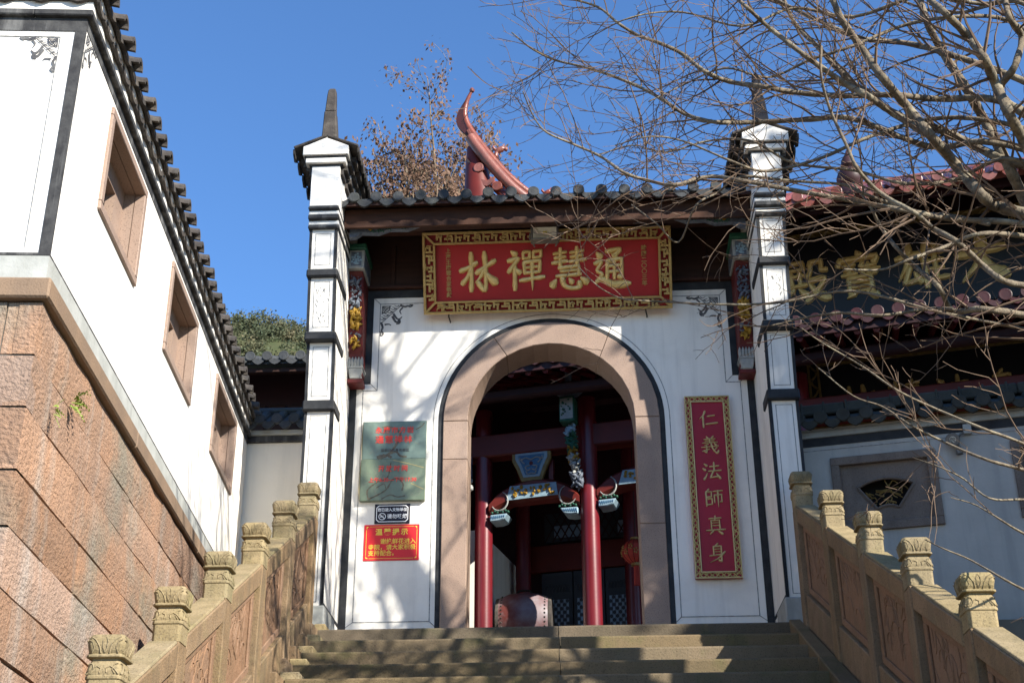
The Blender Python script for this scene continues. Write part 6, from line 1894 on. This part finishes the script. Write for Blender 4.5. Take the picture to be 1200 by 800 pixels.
# ================================================================== TREES
LIMBS = [
 [(2.98,-4.66,1.3,0.0382),(2.86,-4.56,1.42,0.0367),(2.69,-4.82,1.35,0.0334),(2.63,-4.64,1.68,0.0324),(2.41,-4.93,1.72,0.0294),(2.37,-4.77,2.0,0.0281),(2.16,-5.0,2.1,0.0254),(2.09,-4.93,2.35,0.0237),(1.95,-5.05,2.51,0.0214),(1.89,-5.1,2.66,0.0192),(1.78,-5.1,3.04,0.0173),(1.7,-5.27,3.32,0.015)],
 [(3.15,-4.53,1.16,0.0384),(3.1,-4.4,1.56,0.037),(2.98,-4.53,1.78,0.0342),(2.98,-4.29,2.25,0.033),(2.82,-4.49,2.39,0.0297),(2.82,-4.21,2.85,0.0282),(2.68,-4.41,2.96,0.0248),(2.73,-4.16,3.4,0.0229),(2.59,-4.31,3.78,0.0198),(2.61,-4.14,4.43,0.0175)],
 [(3.09,-4.92,1.2,0.0369),(2.97,-4.92,1.64,0.0352),(2.82,-5.16,1.69,0.0318),(2.81,-5.06,1.99,0.03),(2.66,-5.36,1.95,0.0264),(2.64,-5.22,2.22,0.0245),(2.43,-5.54,2.13,0.021),(2.38,-5.4,2.4,0.019),(2.21,-5.69,2.5,0.016)],
 [(2.97,-4.54,1.77,0.0298),(2.86,-4.25,2.1,0.0291),(2.6,-4.4,2.13,0.0267),(2.52,-4.09,2.42,0.0257),(2.35,-4.19,2.46,0.0234),(2.28,-3.97,2.76,0.022),(2.14,-3.96,2.95,0.0201),(2.04,-3.87,3.22,0.0182),(1.94,-3.72,3.53,0.0163),(1.87,-3.75,3.74,0.0141),(1.85,-3.51,4.28,0.0123)],
 [(2.42,-4.92,1.71,0.0238),(2.26,-4.78,1.98,0.0228),(2.05,-5.03,1.94,0.0205),(1.94,-4.99,2.06,0.019),(1.77,-5.12,2.1,0.0171),(1.61,-5.22,2.17,0.0153),(1.46,-5.19,2.37,0.0138),(1.31,-5.44,2.31,0.0117),(1.23,-5.31,2.54,0.0103),(1.02,-5.62,2.43,0.0083)],
 [(2.86,-4.89,1.98,0.0217),(2.6,-4.62,2.19,0.0214),(2.27,-4.78,2.12,0.0198),(2.0,-4.58,2.27,0.0191),(1.72,-4.52,2.35,0.0181),(1.5,-4.57,2.37,0.0168),(1.33,-4.32,2.6,0.0161),(1.14,-4.49,2.57,0.0145),(1.03,-4.19,2.95,0.0139),(0.87,-4.35,2.92,0.0123),(0.74,-4.1,3.19,0.0114),(0.6,-4.18,3.24,0.01),(0.47,-4.03,3.51,0.0088),(0.25,-3.98,3.65,0.0075)],
 [(2.84,-4.6,1.87,0.0198),(2.6,-4.3,2.04,0.0194),(2.1,-4.4,2.21,0.0182),(1.85,-4.28,2.3,0.0172),(1.49,-4.11,2.41,0.0164),(1.21,-4.23,2.34,0.0149),(1.05,-3.92,2.63,0.0142),(0.9,-4.07,2.64,0.0127),(0.78,-3.79,2.95,0.0119),(0.54,-3.86,3.03,0.0105),(0.34,-3.72,3.22,0.0094),(0.13,-3.62,3.37,0.0081),(-0.04,-3.64,3.47,0.0067),(-0.19,-3.41,3.8,0.0055)],
 [(2.93,-4.76,1.17,0.0188),(2.59,-4.6,1.31,0.0182),(2.22,-4.84,1.24,0.0166),(1.96,-4.69,1.41,0.016),(1.65,-4.73,1.46,0.0148),(1.32,-4.86,1.46,0.0136),(1.1,-4.67,1.63,0.0129),(0.86,-4.92,1.42,0.0113),(0.74,-4.71,1.58,0.0106),(0.56,-4.9,1.53,0.0093),(0.42,-4.8,1.72,0.0084),(0.24,-4.85,1.79,0.0072),(0.09,-4.92,1.83,0.0061),(0.01,-4.82,2.02,0.0051),(-0.05,-4.98,2.1,0.0039)],
 [(2.95,-5.02,0.56,0.0198),(2.78,-5.0,0.63,0.0188),(2.58,-5.23,0.55,0.0172),(2.53,-5.09,0.73,0.0165),(2.32,-5.39,0.71,0.0148),(2.25,-5.22,0.9,0.0141),(2.09,-5.5,0.83,0.0125),(1.95,-5.4,1.02,0.0117),(1.8,-5.57,1.07,0.0104),(1.75,-5.58,1.23,0.0094),(1.67,-5.65,1.42,0.0083),(1.62,-5.76,1.56,0.0071),(1.64,-5.77,1.76,0.0061)],
 [(3.12,-4.61,0.54,0.0231),(2.94,-4.48,0.7,0.0217),(2.65,-4.6,0.69,0.0196),(2.57,-4.31,0.83,0.0184),(2.45,-4.5,0.9,0.0162),(2.41,-4.22,1.19,0.015),(2.28,-4.36,1.24,0.0128),(2.25,-4.14,1.53,0.0113),(2.18,-4.21,1.65,0.0092),(2.12,-4.08,1.92,0.0074)],
 [(2.49,-4.57,0.71,0.0141),(2.42,-4.24,0.88,0.0129),(2.12,-4.35,0.79,0.0109),(1.93,-4.14,0.92,0.0095),(1.69,-4.06,0.93,0.0077),(1.47,-4.06,0.88,0.0059),(1.29,-3.79,1.03,0.0042)],
 [(3.17,-4.62,1.11,0.019),(2.96,-4.65,1.15,0.0166),(2.61,-4.94,1.01,0.0137),(2.45,-4.83,1.0,0.0116),(2.12,-5.17,0.73,0.0088),(1.97,-5.11,0.7,0.0066),(1.71,-5.33,0.59,0.0043)],
 [(2.75,-4.7,1.21,0.0142),(2.64,-4.46,1.41,0.0138),(2.38,-4.67,1.32,0.0126),(2.27,-4.43,1.53,0.0122),(2.04,-4.56,1.55,0.0111),(1.96,-4.45,1.68,0.0104),(1.67,-4.41,1.74,0.0096),(1.32,-4.53,1.71,0.0086),(1.19,-4.28,1.75,0.0079),(1.02,-4.49,1.53,0.0067),(0.92,-4.24,1.41,0.0059),(0.77,-4.42,1.45,0.0049),(0.63,-4.23,1.71,0.0041)],
 [(3.17,-4.92,1.68,0.026),(2.91,-4.86,2.03,0.0247),(2.94,-5.08,2.09,0.0222),(3.06,-4.97,2.39,0.0208),(2.92,-5.19,2.37,0.0183),(2.97,-5.05,2.65,0.0168),(2.83,-5.31,2.74,0.0144)],
 [(2.95,-4.61,-0.41,0.0114),(2.78,-4.47,-0.28,0.0104),(2.51,-4.6,-0.25,0.0091),(2.37,-4.31,-0.02,0.0083),(2.17,-4.48,0.01,0.0069),(2.08,-4.24,0.23,0.0059),(1.9,-4.3,0.28,0.0046),(1.73,-4.21,0.51,0.0034)],
 [(2.89,-4.81,-0.38,0.0103),(2.7,-4.76,-0.23,0.0094),(2.41,-4.97,-0.21,0.0082),(2.26,-4.77,-0.02,0.0074),(1.99,-5.01,0.0,0.0061),(1.85,-4.89,0.2,0.0052),(1.62,-4.97,0.32,0.0042),(1.5,-5.04,0.38,0.0031)],
 [(2.72,-4.91,-1.19,0.0081),(2.53,-4.87,-1.08,0.0071),(2.34,-5.08,-1.06,0.0059),(2.26,-4.9,-0.92,0.005),(2.07,-5.18,-0.95,0.0038),(2.03,-4.99,-0.84,0.0029)],
 [(3.15,-4.51,0.54,0.0112),(2.96,-4.36,0.67,0.0106),(2.43,-4.48,0.74,0.0097),(1.99,-4.24,1.02,0.0092),(1.55,-4.17,0.99,0.0084),(1.18,-4.26,0.94,0.0074),(0.82,-3.97,1.12,0.0068),(0.64,-4.1,1.07,0.0058),(0.54,-3.87,1.21,0.005),(0.4,-3.91,1.28,0.0041),(0.27,-3.79,1.5,0.0032)],
 [(2.93,-4.61,-0.53,0.0087),(2.71,-4.57,-0.49,0.0075),(2.46,-4.78,-0.55,0.0061),(2.39,-4.6,-0.37,0.0051),(2.19,-4.88,-0.4,0.0038),(2.1,-4.69,-0.27,0.0026)],
 [(2.89,-4.7,-0.87,0.0084),(2.67,-4.61,-0.7,0.0071),(2.48,-4.75,-0.64,0.0055),(2.45,-4.51,-0.49,0.0042),(2.27,-4.72,-0.52,0.0026)],
 [(3.23,-4.93,2.3,0.0146),(3.07,-4.76,2.69,0.014),(2.7,-4.91,2.61,0.0125),(2.46,-4.63,2.78,0.0117),(2.08,-4.73,2.55,0.0103),(1.82,-4.64,2.52,0.0091),(1.56,-4.49,2.5,0.008),(1.26,-4.62,2.49,0.0066),(1.01,-4.34,2.57,0.0055),(0.76,-4.5,2.33,0.0041)],
 [(2.85,-4.61,2.03,0.015),(2.58,-4.44,2.16,0.0139),(2.12,-4.7,1.87,0.0119),(1.79,-4.68,1.73,0.0105),(1.46,-4.68,1.65,0.009),(1.22,-4.92,1.57,0.0074),(0.94,-4.76,1.84,0.0063),(0.71,-5.04,1.69,0.0047),(0.51,-4.93,1.71,0.0034)],
 [(2.92,-4.69,1.68,0.0126),(2.69,-4.4,1.72,0.012),(2.32,-4.55,1.61,0.0107),(2.08,-4.31,1.87,0.0101),(1.71,-4.25,1.98,0.0091),(1.44,-4.3,2.13,0.008),(1.19,-4.02,2.33,0.0072),(0.88,-4.17,2.15,0.0059),(0.67,-3.89,2.4,0.005),(0.42,-3.94,2.29,0.0038)],
 [(3.08,-5.06,2.57,0.0146),(2.9,-4.83,2.77,0.0137),(2.48,-4.99,2.72,0.0121),(2.1,-4.76,2.76,0.0109),(1.73,-4.72,2.88,0.0096),(1.37,-4.78,2.7,0.008),(1.02,-4.51,3.05,0.0068),(0.67,-4.65,2.91,0.0052),(0.38,-4.47,2.89,0.0037)],
 [(2.76,-4.42,2.7,0.021),(2.6,-4.09,3.05,0.0193),(2.29,-4.17,3.04,0.0164),(1.99,-4.01,3.37,0.0141),(1.74,-3.83,3.72,0.0117),(1.42,-3.91,3.84,0.0087)],
]
rt = random.Random(17)
def wander(p, d, length, r0, r1, n, rg, bend=.25, lift=.0):
    pts, rad = [V(p)], [r0]
    d = V(d).normalized()
    for i in range(n):
        d = d + V((rg.uniform(-1, 1), rg.uniform(-1, 1), rg.uniform(-1, 1))) * bend + V((0, 0, lift))
        d.normalize()
        pts.append(pts[-1] + d * length / n)
        rad.append(r0 + (r1 - r0) * (i + 1) / n)
    return pts, rad
def side_dir(t, rg, spread):
    a = t.orthogonal().normalized()
    b = t.cross(a)
    q = rg.uniform(0, 2 * math.pi)
    return (t * math.cos(spread) + (a * math.cos(q) + b * math.sin(q)) * math.sin(spread)).normalized()
def twigs(mb, pts, rad, rg, level, dens, lmax):
    """side shoots along a limb; zig-zag thin twigs with short spurs"""
    total = sum((b - a).length for a, b in zip(pts, pts[1:]))
    n = max(1, int(total * dens))
    for i in range(n):
        u = rg.uniform(.12, 1.0) * (len(pts) - 1)
        k = min(int(u), len(pts) - 2)
        p = pts[k].lerp(pts[k + 1], u - k)
        t = (pts[k + 1] - pts[k]).normalized()
        r = rad[k]
        d = side_dir(t, rg, rg.uniform(.5, 1.15))
        d = (d + V((-.15, 0, .12))).normalized()
        if level == 1:
            l = lmax * rg.uniform(.35, 1.0)
            q, rr = wander(p, d, l, min(r * .5, .011), .0026, 7, rg, .2, .02)
            mb.tube(q, rr, 4, cap=False)
            twigs(mb, q, rr, rg, 2, 6.5, .42)
        elif level == 2:
            l = lmax * rg.uniform(.3, 1.0)
            q, rr = wander(p, d, l, 0.003, .0018, 4, rg, .28, .0)
            mb.tube(q, rr, 3, cap=False)
            twigs(mb, q, rr, rg, 3, 7, .12)
        else:
            l = lmax * rg.uniform(.4, 1.0)
            q, rr = wander(p, d, l, .0021, .0014, 2, rg, .3, .0)
            mb.tube(q, rr, 3, cap=False)

TB = V((3.75, -4.55, -2.6))
big = thing('bare_tree', TB, 'large leafless tree leaning in from the right with pale grey limbs across the gate', 'tree')
FK = V((3.62, -4.6, .55))
m = MB()
TP = [TB - V((0, 0, .6)), TB + V((.02, 0, .6)), V((3.72, -4.58, -.9)), FK, V((3.85, -4.6, 2.4)), V((3.92, -4.6, 4.1)), V((3.62, -4.6, 4.8)), V((3.5, -4.6, 5.5)), V((3.6, -4.6, 6.15))]
ts = spline(TP, 5)
m.tube(ts, [.26 - .19 * (i / (len(ts) - 1)) ** .8 for i in range(len(ts))], 12)
part('trunk', m, 'bark', big, smooth='all')
tw = MB()
for li, L_ in enumerate(LIMBS):
    pts = [V(q[:3]) for q in L_]
    rad = [q[3] for q in L_]
    if pts[0].x > 2.75:                 # join the limb back to the trunk
        a = V((3.6, -4.6, min(max(pts[0].z - .35, -.9), 2.0)))
        pts = [a, a.lerp(pts[0], .5) + V((0, 0, .05))] + pts
        rad = [rad[0] * 1.25, rad[0] * 1.1] + rad
    sp = spline(pts, 5)
    ra = []
    for i in range(len(sp)):
        u = i / (len(sp) - 1) * (len(rad) - 1)
        k = min(int(u), len(rad) - 2)
        ra.append((rad[k] + (rad[k + 1] - rad[k]) * (u - k)) * (1 + .08 * math.sin(i * 2.1 + li)))
    m = MB()
    m.tube(sp, ra, 8 if rad[0] > .015 else 5)
    part('limb', m, 'bark', big, smooth='all')
    twigs(tw, sp, ra, rt, 1, 1.5 if 14 <= li <= 19 else 2.6 if 8 <= li <= 13 else (5.4 if rad[0] < .03 else 4.4), 1.0)
# upper crown above the frame (casts the branch shadows on the white walls)
ups = [(V((3.85, -4.6, 2.4)), (-.75, .25, .9), 3.6, .045), (V((3.9, -4.6, 3.4)), (-.75, -.5, .9), 4.0, .045), (V((3.9, -4.6, 3.8)), (.7, -.3, .7), 3.0, .05), (V((3.7, -4.6, 1.6)), (-.5, -.85, .75), 4.2, .05), (V((3.9, -4.6, 3.0)), (-.15, -.9, .9), 4.2, .045),
       (V((3.6, -4.6, 6.1)), (-.3, .1, .9), 1.9, .05), (V((3.6, -4.6, 6.15)), (.15, -.1, 1), 2.1, .055), (V((3.55, -4.6, 5.8)), (.6, .1, .9), 2.0, .045), (V((3.5, -4.6, 5.5)), (-.75, -.1, .75), 1.9, .04), (V((3.6, -4.6, 6.1)), (.75, .3, .45), 2.0, .04), (V((3.62, -4.6, 4.85)), (-.9, .2, .35), 2.0, .035)]
rc = random.Random(5)
for o_, d, l, r in ups:
    q, rr = wander(o_, d, l, r, .010, 12, rc, .12, .015)
    m = MB()
    m.tube(q, rr, 7)
    part('limb', m, 'bark', big, smooth='all')
    for j in range(8):
        k = rc.randint(2, 10)
        t = (q[k + 1] - q[k]).normalized()
        q2, r2 = wander(q[k], side_dir(t, rc, rc.uniform(.5, .9)), rc.uniform(1.2, 2.2), rr[k] * .6, .006, 8, rc, .15, .01)
        m = MB()
        m.tube(q2, r2, 5)
        part('limb', m, 'bark', big, smooth='all')
        twigs(tw, q2, r2, rc, 1, 3.0, .9)
part('twigs', tw, 'twig', big, kind='stuff', fix=False)

# brown-leaved tree behind the gate
def leafy(name, base, top_z, spread, nst, label, seed, nleaf, lsize, leafmat, barkmat, group=None, xs=1.0):
    t = thing(name, base, label, 'tree', group)
    rg = random.Random(seed)
    base = V(base)
    H_ = top_z - base.z
    m = MB()
    m.tube([base, base + V((.05, 0, H_ * .3)), base + V((0, 0, H_ * .55))], [H_ * .017, H_ * .013, H_ * .009], 8)
    part('trunk', m, barkmat, t, smooth='all')
    tips = []
    mm = MB()
    for i in range(nst):
        st = base + V((0, 0, H_ * rg.uniform(.46, .68)))
        a = rg.uniform(0, 6.28)
        d = V((math.cos(a) * spread / H_ * xs, math.sin(a) * spread / H_, .55))
        q, rr = wander(st, d, H_ * rg.uniform(.2, .36), H_ * .0032, .010, 9, rg, .10, .04)
        mm.tube(q, rr, 5)
        for j in range(9):
            k = rg.randint(2, 8)
            tt = (q[k + 1] - q[k]).normalized()
            q2, r2 = wander(q[k], side_dir(tt, rg, rg.uniform(.5, 1.0)), rg.uniform(.6, 1.6) * H_ / 16, rr[k] * .5, .006, 5, rg, .2, .03)
            mm.tube(q2, r2, 4)
            tips += q2[1:]
            for e in range(3):
                k2 = rg.randint(1, 4)
                tt = (q2[k2 + 1] - q2[k2]).normalized()
                q3, r3 = wander(q2[k2], side_dir(tt, rg, .8), rg.uniform(.3, .7) * H_ / 16, .008, .004, 3, rg, .2, .0)
                mm.tube(q3, r3, 3, cap=False)
                tips += q3[1:] + q3[1:]
    part('branches', mm, barkmat, t, smooth='all', kind='stuff')
    lm = MB()
    for i in range(nleaf):
        p = rg.choice(tips) + V((rg.gauss(0, .12), rg.gauss(0, .12), rg.gauss(0, .12))) * H_ / 16
        a = V((rg.uniform(-1, 1), rg.uniform(-1, 1), rg.uniform(-1, 1))).normalized()
        b = a.orthogonal().normalized()
        s = lsize * rg.uniform(.6, 1.3)
        lm.add([p - a * s, p + b * s * .6, p + a * s, p - b * s * .6], [(0, 1, 2, 3)])
    part('crown', lm, leafmat, t, kind='stuff', fix=False)
    return t
leafy('brown_leaved_tree', (-3.05, 16, 2.0), 17.0, 2.8, 36, 'tall sparse tree with dry brown leaves rising behind the gate roof', 12, 24000, .055, 'leaf_brown', 'bark_pale')

# evergreens standing on the slope to the right, outside the view; they shade the courtyard wall
def evergreen(name, base, h, rad, label, seed, nclump=900, group=None):
    t = thing(name, base, label, 'tree', group)
    rg = random.Random(seed)
    base = V(base)
    m = MB()
    m.tube([base - V((0, 0, .5)), base + V((0, 0, h * .5)), base + V((0, 0, h * .95))], [h * .03, h * .02, h * .005], 8)
    part('trunk', m, 'bark', t, smooth='all')
    lm = MB()
    for i in range(nclump):
        u = rg.random()
        z = h * (.12 + .88 * u)
        rmax = rad * (1 - u * .55) * (.75 + .25 * math.sin(u * 40))
        a = rg.uniform(0, 6.28)
        rr = rmax * rg.random() ** .45
        c = base + V((math.cos(a) * rr, math.sin(a) * rr, z))
        for k in range(7):
            p = c + V((rg.gauss(0, .16), rg.gauss(0, .16), rg.gauss(0, .12)))
            d = V((rg.uniform(-1, 1), rg.uniform(-1, 1), rg.uniform(-.8, .6))).normalized()
            b = d.orthogonal().normalized()
            s = rg.uniform(.12, .24)
            lm.add([p - d * s, p + b * s * .45, p + d * s, p - b * s * .45], [(0, 1, 2, 3)])
    part('crown', lm, 'leaf_ever', t, kind='stuff', fix=False)
for i, (x, y, z, h, r_, lb) in enumerate(((10.35, -6.6, -2.6, 12.6, 3.2, 'dense evergreen nearest the stairs, on the bank right of the view'),
                                          (13.6, -5.8, -2.0, 11.5, 3.2, 'dense evergreen second from the stairs on the right bank'))):
    evergreen('evergreen_tree', (x, y, z), h, r_, lb, 40 + i, 2600)

# ================================================================== WOODED HILL far behind
hr = random.Random(77)
m = MB()
NX, NY = 60, 20
hs = []
def hz(x, y):
    return 434 * math.exp(-((x + 190) / 520) ** 2) * math.exp(-((y - 860) / 250) ** 2) + 3 * math.sin(x * .05 + 1) + 4 * math.sin(y * .03 + x * .043)
for j in range(NY + 1):
    for i in range(NX + 1):
        x = -1200 + 1900 * i / NX
        y = 380 + 980 * j / NY
        hs.append((x, y, ZG - 3 + hz(x, y) * (1 if 0 < j < NY and 0 < i < NX else 0)))
m.add(hs, [(j * (NX + 1) + i, j * (NX + 1) + i + 1, (j + 1) * (NX + 1) + i + 1, (j + 1) * (NX + 1) + i) for j in range(NY) for i in range(NX)])
part('hill', m, 'hillsoil', None, smooth='all', kind='structure')
lm = MB()
for i in range(620):
    x = hr.uniform(-300, -140)
    y = hr.uniform(690, 875)
    r_ = hr.choice((4.0, 5.0, 6.0, 7.0)) * hr.uniform(.85, 1.2)
    hh = r_ * hr.uniform(.8, 1.9)
    c = V((x, y, ZG - 3 + hz(x, y) + hh * .35 - 3))
    for k in range(150):
        d = V((hr.gauss(0, 1), hr.gauss(0, 1), hr.gauss(0, 1))).normalized()
        p = c + V((d.x * r_, d.y * r_, d.z * hh)) * hr.uniform(.55, 1.05)
        a = V((hr.uniform(-1, 1), hr.uniform(-1, 1), hr.uniform(-.6, .6))).normalized()
        b = a.orthogonal().normalized()
        s = hr.uniform(.5, 1.2)
        lm.add([p - a * s, p + b * s * .7, p + a * s, p - b * s * .7], [(0, 1, 2, 3)])
o = part('hill_forest', lm, 'leaf_hill', None, kind='stuff', fix=False)
o["label"] = 'dark green wood covering the distant hill behind the left roofs'
o["category"] = 'wood'
